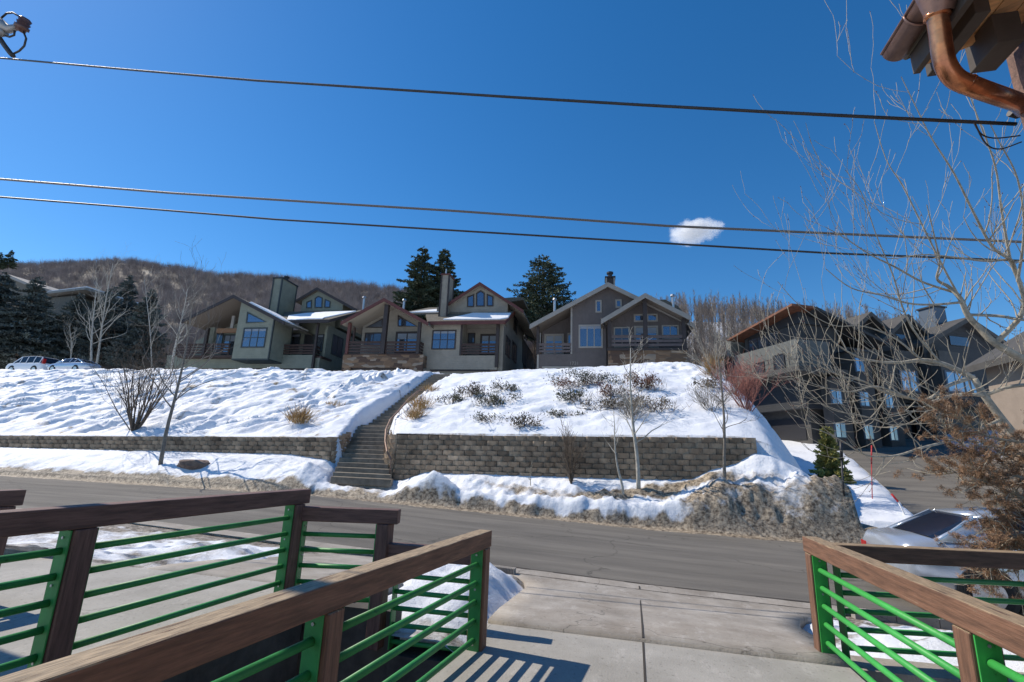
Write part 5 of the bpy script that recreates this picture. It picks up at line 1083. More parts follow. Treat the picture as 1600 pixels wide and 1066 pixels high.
# --- big bare tree on the right: limbs read off as real curves at 7 to 9 m
R=random.Random(11); limbs=[]
trunk=interp_path([(1800,960),(1690,800),(1620,718),(1596,694),(1565,655),(1538,618),(1522,592)],[7.2,7.4,7.6,7.7,7.8,7.9,8.0],[.13,.11,.085,.07,.062,.055,.048])
main=[
 ([(1522,592),(1500,580),(1470,568),(1440,563),(1400,567),(1350,561),(1310,540),(1290,520)],[8,8.1,8.2,8.2,8.2,8.1,8,7.9],[.045,.042,.038,.033,.024,.018,.012,.007]),
 ([(1700,640),(1640,588),(1600,562),(1555,536),(1530,512),(1512,492),(1500,466),(1482,448),(1464,436),(1468,410),(1460,370),(1448,320)],[7.6,7.6,7.6,7.6,7.7,7.7,7.7,7.8,7.8,7.7,7.6,7.5],[.08,.07,.06,.05,.045,.04,.033,.026,.018,.014,.01,.006]),
 ([(1488,456),(1440,440),(1400,418),(1360,398),(1320,372),(1290,355)],[7.8,7.9,8,8,8.1,8.1],[.02,.016,.014,.011,.008,.005]),
 ([(1505,472),(1460,476),(1420,474),(1380,462),(1330,450),(1290,420)],[7.7,7.6,7.5,7.4,7.3,7.2],[.02,.017,.014,.011,.008,.005]),
 ([(1512,592),(1480,604),(1450,624),(1420,622),(1380,612),(1350,596),(1310,586),(1270,568),(1232,560)],[8,7.8,7.7,7.6,7.6,7.6,7.6,7.5,7.4],[.035,.028,.024,.02,.017,.014,.011,.008,.004]),
 ([(1538,618),(1510,616),(1480,620),(1450,628),(1410,618),(1370,604),(1330,612),(1290,606),(1245,590)],[7.9,7.6,7.4,7.3,7.2,7.1,7.1,7,7],[.03,.026,.022,.018,.015,.012,.01,.007,.004]),
 ([(1565,655),(1520,676),(1480,690),(1440,700),(1400,712),(1355,712),(1318,690),(1280,672),(1250,668)],[7.8,7.5,7.2,7,6.9,6.8,6.8,6.8,6.8],[.026,.022,.019,.016,.014,.011,.009,.006,.004]),
 ([(1555,536),(1590,500),(1600,470),(1585,420),(1578,405),(1550,385),(1520,330),(1490,270),(1455,215),(1430,165),(1408,120)],[7.6,7.4,7.3,7.2,7.1,7,6.9,6.8,6.7,6.6,6.5],[.04,.034,.03,.026,.022,.018,.014,.011,.008,.006,.004]),
 ([(1578,405),(1565,330),(1555,260),(1530,190),(1512,140)],[7.1,6.9,6.7,6.5,6.4],[.018,.013,.010,.007,.004]),
 ([(1590,440),(1600,360),(1590,280),(1560,220),(1545,190)],[7.2,6.9,6.7,6.5,6.4],[.02,.014,.01,.007,.004]),
 ([(1578,405),(1540,408),(1490,402),(1440,398),(1390,404),(1350,390)],[7.1,7.2,7.3,7.4,7.5,7.5],[.018,.015,.012,.009,.007,.004]),
 ([(1512,492),(1560,494),(1600,500),(1660,500)],[7.7,7.5,7.3,7.2],[.022,.022,.02,.018]),
 ([(1538,618),(1580,604),(1640,600)],[7.9,7.7,7.5],[.03,.028,.026]),
 ([(1470,568),(1430,520),(1410,480),(1395,430),(1370,370),(1345,300),(1320,265)],[8.2,8.2,8.1,8,7.9,7.8,7.7],[.02,.016,.013,.011,.008,.006,.004]),
 ([(1440,563),(1400,530),(1350,510),(1300,508),(1250,478),(1215,440)],[8.2,8.3,8.4,8.4,8.4,8.4],[.018,.015,.012,.009,.006,.004]),
 ([(1500,466),(1475,420),(1440,350),(1410,290),(1385,250),(1366,190)],[7.7,7.6,7.5,7.4,7.3,7.2],[.016,.013,.011,.008,.006,.004]),
 ([(1400,567),(1385,620),(1350,660),(1320,650)],[8.2,8.1,8,8],[.012,.010,.008,.005]),
 ([(1480,604),(1440,650),(1400,665),(1350,650),(1300,640),(1262,612)],[7.8,7.7,7.6,7.5,7.5,7.4],[.016,.013,.010,.008,.006,.004]),
]
for P,ws,rs in main: limbs.append(interp_path(P,ws,[r_*1.08 for r_ in rs]))
first=list(limbs)
for pts,rad in first:
    n=len(pts)
    for i in range(2,n):
        if R.random()<(.44 if pts[i].z<3.6 else .24) and rad[i]<.05:
            dd=(pts[i]-pts[i-1]).normalized(); ax=Vector((R.gauss(0,1),R.gauss(0,.8),R.gauss(.35,1))); ax=(ax-dd*ax.dot(dd)).normalized()
            L=R.uniform(.35,1.15)*(1.1 if pts[i].z>3 else .85)
            grow(limbs,pts[i],(dd*.7+ax*.8),L,min(.010,rad[i]*.55),2,R,spread=.6,up=.25,kids=(1,3),wob=.09,minr=.0034)
tree_obj('bare_tree',trunk,limbs,M['bark_tan'],[M['bark_tan'],M['bud']],'large bare pale-barked tree with spreading budding branches filling the right side',R=R,buds=.30)
# --- small trees and shrubs
def smalltree(name,u,v,Y,ut,vt,rad,label,mb,n=16,br=1.0,dep=2,group=None,lean=None,kids=(1,3),start=.3,seed=1,upb=.45,group_=None):
    R=random.Random(seed); base=hit(u,v) if 18<Y<33 else ony(u,v,Y); Y=base.y
    if Y<18: base.z=tpoint(base.x,base.y)
    top=ony(ut,vt,Y); pts=[];rr=[]
    for i in range(13):
        t=i/12; q=base.lerp(top,t)+Vector((math.sin(t*5+seed)*.07,math.sin(t*4+seed)*.06,0))*min(1,t*4); pts.append(q); rr.append(rad*(1-t*.85))
    pts[0]=pts[0]-Vector((0,0,.3)); H=(top-base).length; L=[]
    for j in range(n):
        t=start+(1-start)*j/n+R.uniform(0,.04); i=min(11,int(t*12)); q=pts[i].lerp(pts[i+1],t*12-i) if i<12 else pts[-1]
        a=R.uniform(0,6.283); d=Vector((math.cos(a),math.sin(a),upb+R.uniform(0,.5)))
        grow(L,q,d,H*.22*br*(1.15-t*.6)*R.uniform(.7,1.2),max(.006,rr[i]*.45),dep,R,spread=.6,up=.15,kids=kids,wob=.14,minr=.0045)
    return tree_obj(name,(pts,rr),L,mb,mb,label,group=group)
smalltree('bare_tree',253,716,16.9,302,470,.085,'leaning bare tree in front of the low wall, left of the flat brown boulder',M['bark'],n=22,br=1.5,dep=3,start=.3,seed=5)
smalltree('bare_tree',997,742,17.3,984,545,.075,'pale thin sapling before the tall wall, tallest of the two close together',M['bark_pale'],n=20,br=1.0,start=.3,seed=8)
smalltree('bare_tree',974,744,17.0,955,640,.045,'short pale sapling just left of the taller one before the tall wall',M['bark_pale'],n=9,br=.9,start=.45,seed=9)
smalltree('bare_tree',1132,740,17.3,1122,520,.055,'slender bare sapling at the right end of the tall block wall',M['bark'],n=20,br=.85,start=.25,seed=12)
smalltree('bare_tree',1292,650,27,1283,560,.05,'bare sapling standing above the small green spruce by the side road',M['bark_tan'],n=12,br=.9,start=.2,seed=13)
for i,(u,v,Y,ut,vt,lab,sd) in enumerate([(238,578,43,226,430,'tall thin bare tree before the dark spruces, right of the multi-stem shrub',25),(60,575,44,78,470,'thin bare tree in front of the olive building above the white SUV',27),(150,575,44,176,412,'pale leaning aspen rising left of the dark spruces behind the parked sedan',21),(142,575,43,150,440,'shorter pale aspen beside the leaning one behind the parked sedan',22),(268,580,40,292,452,'bare pale tree standing just left of the green-grey house',23),(112,575,43,108,505,'small crooked bare tree between the white SUV and the sedan',24)]):
    smalltree('bare_tree',u,v,Y,ut,vt,.14 if i in(2,3,4) else .08,lab,M['bark_pale'],n=20,br=1.25,dep=2,start=.22,seed=sd,upb=.9)
def multistem(name,u,v,Y,h,spread,ns,rad,label,mt,seed,dep=2,br=.5,group=None,cat='shrub',kids=(2,3)):
    R=random.Random(seed); base=hit(u,v) if Y>18 else ony(u,v,Y); L=[]; T_=[]
    if Y<=18: base.z=tpoint(base.x,base.y)
    for k in range(ns):
        a=R.uniform(0,6.283); s=R.uniform(.1,1)*spread; d=Vector((math.cos(a)*s,math.sin(a)*s*.7,1)); p0=base+Vector((math.cos(a)*.12*s,math.sin(a)*.1,-.15))
        lim=[]; grow(lim,p0,d,h*R.uniform(.6,1),rad*R.uniform(.6,1),0,R,wob=.07,taper=.35,up=.05,seglen=h/8); pts,rr=lim[0]; T_.append((pts,rr))
        for i in range(2,len(pts)):
            for _ in range(R.randint(1,2)):
                dd=(pts[i]-pts[i-1]).normalized(); ax=Vector((R.gauss(0,1),R.gauss(0,1),R.gauss(0,.5))).normalized()
                grow(L,pts[i],dd+ax*.7,h*br*R.uniform(.25,.6),rr[i]*.5,dep-1,R,spread=.6,up=.1,kids=kids,wob=.12,minr=.0045)
    rt=empty(name,base); tag(rt,label,cat,group); b=MB()
    for pts,rr in T_: b.tube(pts,rr,6,cap=False)
    rel(b,'stems',mt,rt,smooth=True); b=MB()
    for pts,rr in L: b.tube(pts,rr,3,cap=False)
    rel(b,'twigs',mt,rt); return rt
multistem('bare_shrub',210,671,18.6,4.1,.85,20,.042,'tall bare many-stemmed brown shrub growing on the bank above the low wall',M['bark_dark'],31,dep=3,br=.55)
multistem('red_shrub',1168,640,25.0,1.9,.9,26,.02,'dense reddish bare shrub on the right shoulder of the snowy bank',M['redtwig'],32,br=.7)
multistem('red_shrub',1148,618,26.5,1.5,.8,16,.016,'smaller reddish brush left of the dense red shrub on the bank',M['redtwig'],33,br=.7)
multistem('bare_shrub',1112,640,21,1.0,1.0,22,.012,'low tangled grey twig shrub on the snow at the right of the bank',M['bark'],34,br=.8)
multistem('bare_shrub',1122,592,29,2.6,.7,9,.025,'sparse arching bare shrub at the crest edge beside the gold bush',M['bark_tan'],35,br=.5)
multistem('dry_vine',893,742,17.3,1.7,.28,14,.025,'dry brown vine clump hanging over the tall block wall',M['bark_dark'],36,br=.6,cat='vine')
multistem('bare_shrub',830,746,17.4,.95,.15,1,.018,'single short stub stem in the snow left of the dry vine',M['bark_tan'],37,br=.2)
multistem('bare_shrub',990,655,20,.95,.9,26,.010,'spreading grey twig shrub low on the bank behind the pale saplings',M['bark'],38,br=.8)
# leafy junipers: little leaf blades on short stems
def leafy(name,u,v,Y,wd,h,n,mt,label,seed,cat='shrub',group=None,blade=.095,thin=.26,vertical=False):
    R=np.random.default_rng(seed); base=hit(u,v); base.z-=.03
    n=int(n*.85); c=np.stack([R.normal(0,wd*.38,n),R.normal(0,wd*.26,n),np.abs(R.normal(0,h*.5,n))],-1)
    k=R.integers(0,9,n); cen=np.stack([R.normal(0,wd*.36,9),R.normal(0,wd*.2,9),R.uniform(.1,.8,9)*h],-1); c=cen[k]+R.normal(0,1,(n,3))*np.array([wd*.11,wd*.11,h*.2])
    if vertical: c=np.stack([R.normal(0,wd*.25,n),R.normal(0,wd*.2,n),R.uniform(0,h*.35,n)],-1)
    d=R.normal(0,1,(n,3)); d[:,2]=np.abs(d[:,2])+(1.6 if vertical else .3)
    if vertical: d[:,:2]+=c[:,:2]*2.2/wd*1.2
    d/=np.linalg.norm(d,axis=1)[:,None]; L=(h*R.uniform(.5,.9,n) if vertical else blade*R.uniform(.6,1.6,n))[:,None]
    s=np.cross(d,R.normal(0,1,(n,3))); s/=np.linalg.norm(s,axis=1)[:,None]; wv=(blade*thin if not vertical else .011)
    V=np.concatenate([c-s*wv,c+s*wv,c+d*L],0); V[:,2]=np.maximum(V[:,2],-.1); Q=np.stack([np.arange(n),np.arange(n)+n,np.arange(n)+2*n],-1)
    rt=empty(name,base); tag(rt,label,cat,group)
    o=npmesh('foliage',V,Q,mt,rt,fattr=R.uniform(.02,1,n))
    b=MB(); RR=random.Random(seed)
    for i in range(9): q=cen[i]; b.tube([(0,0,-.1),(q[0]*.5,q[1]*.5,q[2]*.4),(q[0],q[1],q[2])],[.015,.01,.005],4)
    for i in range(0 if vertical else int(26*wd)):
        q=Vector((RR.gauss(0,wd*.33),RR.gauss(0,wd*.2),-.05)); e=q+Vector((RR.gauss(0,.18),RR.gauss(0,.15),RR.uniform(.4,1.1)*h)); m_=q.lerp(e,.5)+Vector((RR.gauss(0,.05),0,0)); b.tube([(0,0,-.15),q,m_,e],[.012,.009,.007,.004],3,cap=False); b.tube([m_,m_+Vector((RR.gauss(0,.15),RR.gauss(0,.1),RR.uniform(.1,.3)))],[.006,.003],3,cap=False)
    b.build('stems',M['bark_dark'],rt); return rt
M['juniper']=mat('juniper_green',(.075,.075,.04),.8,tint=.6); M['juniper_b']=mat('olive_brown_foliage',(.14,.11,.07),.8,tint=.6); M['rustleaf']=mat('russet_leaves',(.16,.075,.045),.8,tint=.5)
M['grass']=mat('dry_gold_grass',(.42,.26,.10),.8,tint=.4); M['drybrown']=mat('dry_brown_needles',(.27,.16,.09),.8,tint=.6)
G='low shrubs poking through the snow on the bank right of the stairs'
sp=[(748,618,25,1.3,.75,900,'juniper_b','brownish-green juniper, upper left one beside the stairs'),(772,632,23.5,1.5,.6,1000,'juniper','wide dark juniper below the uppermost one near the stairs'),(706,630,24,1.0,.45,420,'juniper','small dark juniper right beside the stair handrail'),(790,610,26,.9,.4,300,'juniper','little sparse juniper at the right of the wide dark one'),
(765,658,21,1.2,.3,260,'juniper','sparse sprigs just below the wide dark juniper'),(819,668,19.5,.8,.6,520,'juniper_b','round olive shrub just above the tall wall, left of middle'),(893,608,26.5,1.1,.5,480,'rustleaf','russet small shrub, upper left of the middle patch'),(932,600,27.5,1.9,.7,1200,'juniper','broad dark juniper at the top of the middle patch'),
(905,628,24,1.2,.55,600,'juniper','dark green shrub in the middle of the patch, left side'),(935,636,22.5,1.5,.45,520,'juniper_b','low olive sprigs below the broad dark juniper'),(960,618,25,1.2,.5,520,'rustleaf','reddish-brown shrub beside the tall sapling trunk'),(1008,607,26,1.3,.75,1100,'rustleaf','dense russet shrub right of the tall pale sapling'),
(1030,640,22,1.3,.5,420,'juniper_b','dry olive sprigs right of the saplings'),(880,650,21,1.0,.3,240,'juniper','tiny dark sprigs near the wall below the middle patch'),(985,635,22.5,1.2,.5,460,'juniper_b','olive-brown brush behind the tall sapling'),(1108,606,25.5,.9,.55,420,'juniper_b','olive clump high on the right shoulder of the bank')]
for i,(u,v,Y,wd,h_,n,m,lab) in enumerate(sp): leafy('shrub',u,v,Y,wd,h_,n,M[m],lab,100+i,group=G)
for i,(u,v,Y,wd,h_,n,lab) in enumerate([(467,662,20.0,.9,1.05,420,'upright gold dry grass clump alone on the left bank'),(648,655,21.2,.9,.75,300,'gold grass tuft, lower of the two beside the stairs'),(656,640,22.4,.9,.9,300,'gold grass tuft, upper of the two beside the stairs'),(522,634,23,1.0,.35,110,'low thin gold grass stalks left of the upper flight of stairs'),(1112,588,27.5,.5,1.5,200,'tall orange grass bush at the crest of the bank by the grey townhouse'),(672,612,27,.9,.6,160,'brown dry tuft near the top of the stairs')]):
    leafy('grass_clump',u,v,Y,wd,h_,n,M['grass'],lab,200+i,cat='grass',vertical=True)
# --- spruces
M['spruce']=mat('spruce_needles',(.075,.095,.055),.85,tint=.6); M['spruce_b']=mat('blue_spruce_needles',(.095,.115,.105),.85,tint=.6); M['spruce_y']=mat('young_spruce_needles',(.30,.28,.08),.85,tint=.5)
def spruce(base,H,Rb,mt,label,seed,n=9000,dens=1.0,group=None,droop=.25,irregular=.25,needle=.22,shape=.8):
    R=np.random.default_rng(seed); nb=int(130*H/6*dens)+30
    tb=np.sort(R.uniform(.04,.985,nb)); az=R.uniform(0,2*np.pi,nb); Lb=Rb*(1-tb)**shape*(1+R.normal(0,irregular,nb)); Lb=np.clip(Lb,.15,None)
    k=R.choice(nb,n,p=(Lb**1.3/np.sum(Lb**1.3))); s=R.uniform(.08,1,n)**.7
    side=R.normal(0,1,n)*Lb[k]*.16*(1.2-s); z=tb[k]*H-droop*Lb[k]*s+.22*Lb[k]*s**2+R.normal(0,.06,n)*H*.06
    x=np.cos(az[k])*Lb[k]*s-np.sin(az[k])*side; y_=np.sin(az[k])*Lb[k]*s+np.cos(az[k])*side
    c=np.stack([x,y_,z],-1); d=np.stack([np.cos(az[k]),np.sin(az[k]),R.uniform(-.35,.35,n)],-1)+R.normal(0,.5,(n,3)); d/=np.linalg.norm(d,axis=1)[:,None]
    sv=np.cross(d,R.normal(0,1,(n,3))); sv/=np.linalg.norm(sv,axis=1)[:,None]; L=(needle*R.uniform(.6,1.4,n))[:,None]
    V=np.concatenate([c-sv*L*.3,c+sv*L*.3,c+d*L+sv*L*.12,c+d*L-sv*L*.12],0); i=np.arange(n); Q=np.stack([i,i+n,i+2*n,i+3*n],-1)
    rt=empty('spruce_tree',base); tag(rt,label,'tree',group)
    npmesh('crown',V,Q,mt,rt,fattr=np.clip(R.normal(.5,.22,nb)[k]+R.normal(0,.12,n),.01,1))
    b=MB(); b.tube([(0,0,-.5),(0,0,H*.5),(0,0,H*.97)],[H*.022,H*.014,.02],7)
    for j in range(0,nb,5): q=Vector((math.cos(az[j])*Lb[j]*.8,math.sin(az[j])*Lb[j]*.8,tb[j]*H-droop*Lb[j]*.8+.14*Lb[j])); b.tube([(0,0,tb[j]*H),q],[.04*H/10,.01],3,cap=False)
    b.build('trunk',M['bark_dark'],rt); return rt
def spx(u,vt,Y,H,Rb,mt,label,seed,**k):
    q=ony(u,vt,Y); return spruce((q.x,q.y,q.z-H),H,Rb,mt,label,seed,**k)
spx(662,385,60,13,4.2,M['spruce'],'tall dark spruce behind the taupe house, left one of the pair',1,n=42000,shape=.7)
spx(696,388,62,13,4.0,M['spruce'],'tall dark spruce behind the chimney, right one of the pair',2,n=40000,shape=.7)
spx(849,399,60,12,5.2,M['spruce'],'broad dark conifer behind the gap between the taupe and charcoal houses',3,n=28000,shape=.55)
spx(8,425,41,11.5,5.0,M['spruce_b'],'drooping blue spruce at the left photo edge above the white SUV',4,n=28000,droop=.5,needle=.3,shape=.7)
spx(62,432,42,10,4.2,M['spruce_b'],'drooping blue spruce right beside the one at the left photo edge',5,n=20000,droop=.5,needle=.3)
spx(128,458,46,10,3.8,M['spruce_b'],'dark spruce directly behind the leaning pale aspen',6,n=18000)
spx(205,428,50,13,3.6,M['spruce_b'],'tall dark spruce behind the tall brown shrub, taller of the middle group',7,n=20000)
spx(178,446,47,11,3.8,M['spruce_b'],'dark spruce left of the tallest in the middle group',8,n=18000)
spx(240,450,48,11,3.2,M['spruce_b'],'dark spruce right of the tallest in the middle group',9,n=18000)
spx(20,391,120,7,2.2,M['spruce'],'small pointed conifer on the left skyline',10,n=2500,needle=.4)
spx(3,394,118,6.5,2.2,M['spruce'],'small conifer on the skyline cut by the left photo edge',11,n=2500,needle=.4)
spx(1291,668,24.5,2.9,.80,M['spruce_y'],'young yellow-green spruce between the snow pile and the side road',12,n=12000,needle=.13,irregular=.2,dens=4,droop=.1,shape=.9)
# --- dead-needled conifer at the lower right, close to the camera
R=random.Random(44); rn=np.random.default_rng(44)
br=[([(1700,700),(1640,690),(1590,690),(1540,680),(1500,655),(1462,640)],5.2,.022),([(1700,720),(1620,712),(1560,710),(1510,700),(1470,660)],5.4,.02),
([(1700,780),(1640,760),(1590,745),(1540,735),(1500,738),(1465,742)],5.3,.022),([(1700,800),(1640,800),(1600,780),(1560,760),(1530,752)],5.0,.02),
([(1700,830),(1650,830),(1600,832),(1570,850),(1545,868)],4.9,.018),([(1700,850),(1640,846),(1600,858),(1566,880),(1545,892)],4.9,.018),
([(1700,760),(1650,740),(1610,730),(1570,712),(1530,690)],5.6,.02),([(1700,900),(1650,872),(1610,862),(1585,892)],4.9,.014),([(1700,800),(1650,790),(1620,800),(1580,815),(1556,822)],5.1,.016),([(1700,700),(1640,715),(1600,750),(1570,790)],5.4,.016)]
rt=empty('dead_conifer',atw(1700,780,5.2)); tag(rt,'browned dead-needled conifer branches reaching in at the lower right edge','tree'); L=[];tips=[]
for P,w0,r0 in br:
    pts,rad=interp_path(P,[w0]*len(P),[r0*(1-.8*i/(len(P)-1)) for i in range(len(P))],6); L.append((pts,rad))
    for i in range(4,len(pts)):
        for _ in range(2):
            dd=(pts[i]-pts[i-1]).normalized(); ax=Vector((R.gauss(0,1),R.gauss(0,1),R.gauss(.1,1))); ax=(ax-dd*ax.dot(dd)).normalized(); nn=len(L)
            grow(L,pts[i],dd+ax*.9,R.uniform(.12,.34),.006,1,R,spread=.8,up=.1,kids=(1,3),wob=.2,minr=.0025)
            for q in L[nn:]: tips.append(q[0][-1]); tips.append(q[0][len(q[0])//2]) if R.random()<.6 else None
b=MB()
for pts,rad in L: b.tube(pts,rad,5 if rad[0]>.008 else 3,cap=False)
rel(b,'branches',M['bark_tan'],rt)
T0=np.array([tuple(t) for t in tips if R.random()<.5]); T0=T0-np.array(rt.location); m_=80; n=len(T0)*m_
c=np.repeat(T0,m_,0)+rn.normal(0,.015,(n,3)); d=rn.normal(0,1,(n,3)); d/=np.linalg.norm(d,axis=1)[:,None]; Ln=rn.uniform(.02,.048,n)[:,None]
s=np.cross(d,rn.normal(0,1,(n,3))); s/=np.linalg.norm(s,axis=1)[:,None]; V=np.concatenate([c-s*.0021,c+s*.0021,c+d*Ln],0); i=np.arange(n)
npmesh('needles',V,np.stack([i,i+n,i+2*n],-1),M['drybrown'],rt,fattr=np.clip(np.repeat(rn.normal(.5,.25,len(T0)),m_)+rn.normal(0,.1,n),.01,1))
# --- hillside scrub and bare woods: uncountable
def scrub(name,label,cat,pos,hs,wd,nt,mt,trunk=False,seed=1):
    R=np.random.default_rng(seed); n=len(pos); N=n*nt; base=np.repeat(pos,nt,0); H=np.repeat(hs,nt)
    az=R.uniform(0,2*np.pi,N); 
    if trunk:
        t=R.uniform(.25,.95,N); isT=(np.arange(N)%nt)<2
        a0=base+np.stack([R.normal(0,.03,N),R.normal(0,.03,N),t*H],-1); ln=wd*R.uniform(.5,1.2,N)*(1.25-t)
        d=np.stack([np.cos(az)*.55,np.sin(az)*.55,R.uniform(.5,1.3,N)],-1); e=a0+d*ln[:,None]; wv=np.full(N,.02)
        lean=np.repeat(R.normal(0,.05,(n,2)),nt,0)
        a0[:,:2]+=lean*(a0[:,2]-base[:,2])[:,None]; e[:,:2]+=lean*(e[:,2]-base[:,2])[:,None]
        a0[isT]=base[isT]; a0[isT,2]-=.6; e[isT]=base[isT]; e[isT,2]+=H[isT]*.8; e[isT,:2]+=lean[isT]*H[isT][:,None]; wv[isT]=.055
    else:
        r=wd*np.sqrt(R.uniform(0,1,N)); a0=base+np.stack([np.cos(az)*r*.45,np.sin(az)*r*.45,R.uniform(0,.55,N)*H-.2],-1)
        e=a0+np.stack([np.cos(az)*wd*.32,np.sin(az)*wd*.32,H*R.uniform(.25,.55,N)],-1)+R.normal(0,.22,(N,3)); wv=np.full(N,.028)
    d=e-a0; s=np.cross(d,np.array([0,1.,0])+R.normal(0,.25,(N,3))); s/=np.maximum(1e-6,np.linalg.norm(s,axis=1))[:,None]; s*=wv[:,None]
    V=np.concatenate([a0-s,a0+s,e+s*.25,e-s*.25],0); i=np.arange(N)
    o=npmesh(name,V,np.stack([i,i+N,i+2*N,i+3*N],-1),mt,fattr=np.clip(np.repeat(R.normal(.5,.25,n),nt)+R.normal(0,.1,N),.01,1)); tag(o,label,cat,kind='stuff'); return o
M['scrub']=mat('bare_oak_twigs',(.27,.215,.19),.9,tint=.4); M['woods']=mat('bare_wood_stems',(.30,.235,.185),.9,tint=.45)
rs=np.random.default_rng(5)
n=14000; Xs=rs.uniform(-330,-8,n); Ys=rs.uniform(60,158,n); 
keep=(Xs/Ys>-2.1)&(Xs/Ys<-.05); Xs,Ys=Xs[keep],Ys[keep]
Zs=T(Xs[None],Ys[None],False)[0]; scrub('hillside_scrub','dense grey-brown leafless scrub covering the left hillside up to the skyline','scrub',np.stack([Xs,Ys,Zs],-1),rs.uniform(2.2,4.4,len(Xs)),2.1,75,M['scrub'],seed=6)
n=3600; Xs=rs.uniform(-14,100,n); Ys=rs.uniform(63,100,n); Zs=T(Xs[None],Ys[None],False)[0]
scrub('bare_woods','thick stand of leafless slender trees on the snowy slope behind the right houses','woods',np.stack([Xs,Ys,Zs],-1),rs.uniform(3.6,6.6,len(Xs)),1.5,60,M['woods'],True,seed=7)
# ================= ROCKS, STAKES
M['rock']=mat('brown_rock',(.15,.10,.08),.9,n_scale=4,col2=(.28,.20,.155),bump=.8,b_scale=6)
def rock(u,v,Y,sx,sy,sz,label,seed,m=None):
    import bmesh
    bm=bmesh.new(); bmesh.ops.create_icosphere(bm,subdivisions=4,radius=1); R=random.Random(seed)
    for vv in bm.verts:
        c=vv.co; k=1+float(fbm(np.array([c.x*1.3+seed+c.z]),np.array([c.y*1.3+c.z*1.7]),4)[0])*.6; c*=k; c.x=max(-.9,min(.9,c.x)); c.z=min(.75,c.z); vv.co=(c.x*sx,c.y*sy,c.z*sz)
    me=bpy.data.meshes.new('rock'); bm.to_mesh(me); bm.free(); me.materials.append(m or M['rock'])
    for pl in me.polygons: pl.use_smooth=True
    o=bpy.data.objects.new('rock',me); COL.objects.link(o); q=ony(u,v,Y); q=hit(u,v) if Y>16 else q; o.location=(q.x,q.y,q.z+(sz*.2 if sz>.1 else -.035)); tag(o,label,'rock'); return o
rock(303,728,16.7,.82,.4,.26,'flat-topped brown boulder in the roadside snow left of the stairs',3)
0 and rock(545,764,16.2,.75,.5,.07,'flat reddish-brown stone slab in the snow at the foot of the stairs',5,mat('red_rock',(.19,.11,.07),.9,n_scale=5,n_amt=.3,bump=.6,b_scale=8))
rock(1205,600,28,.9,.6,.9,'grey boulder beside the red shrub under the townhouse balcony',8,M['concrete'])
M['red']=mat('red_paint',(.55,.03,.03),.5); M['white']=mat('white_pole',(.7,.7,.7),.5)
def stake(u0,v0,u1,v1,Y,label,mats,frac=.35,rad=.022):
    a=hit(u0,v0); c=ony(u1,v1,a.y); rt=empty('snow_stake',a); tag(rt,label,'snow stake')
    m=a.lerp(c,1-frac); b=MB(); b.tube([a-Vector((0,0,.4)),m],rad,8); rel(b,'pole',mats[0],rt,smooth=True); b=MB(); b.tube([m,c],rad*1.5,8); rel(b,'marker_tip',mats[1],rt,smooth=True)
stake(1422,806,1393,772,17.2,'leaning white snow stake with red tip behind the snow pile',(M['white'],M['red']))
stake(1361,780,1362,696,19.5,'tall thin red snow stake right of the young spruce',(M['red'],M['red']),rad=.016)
stake(1317,772,1314,690,20,'thin black pole right beside the young spruce',(M['dark'],M['dark']),rad=.03)
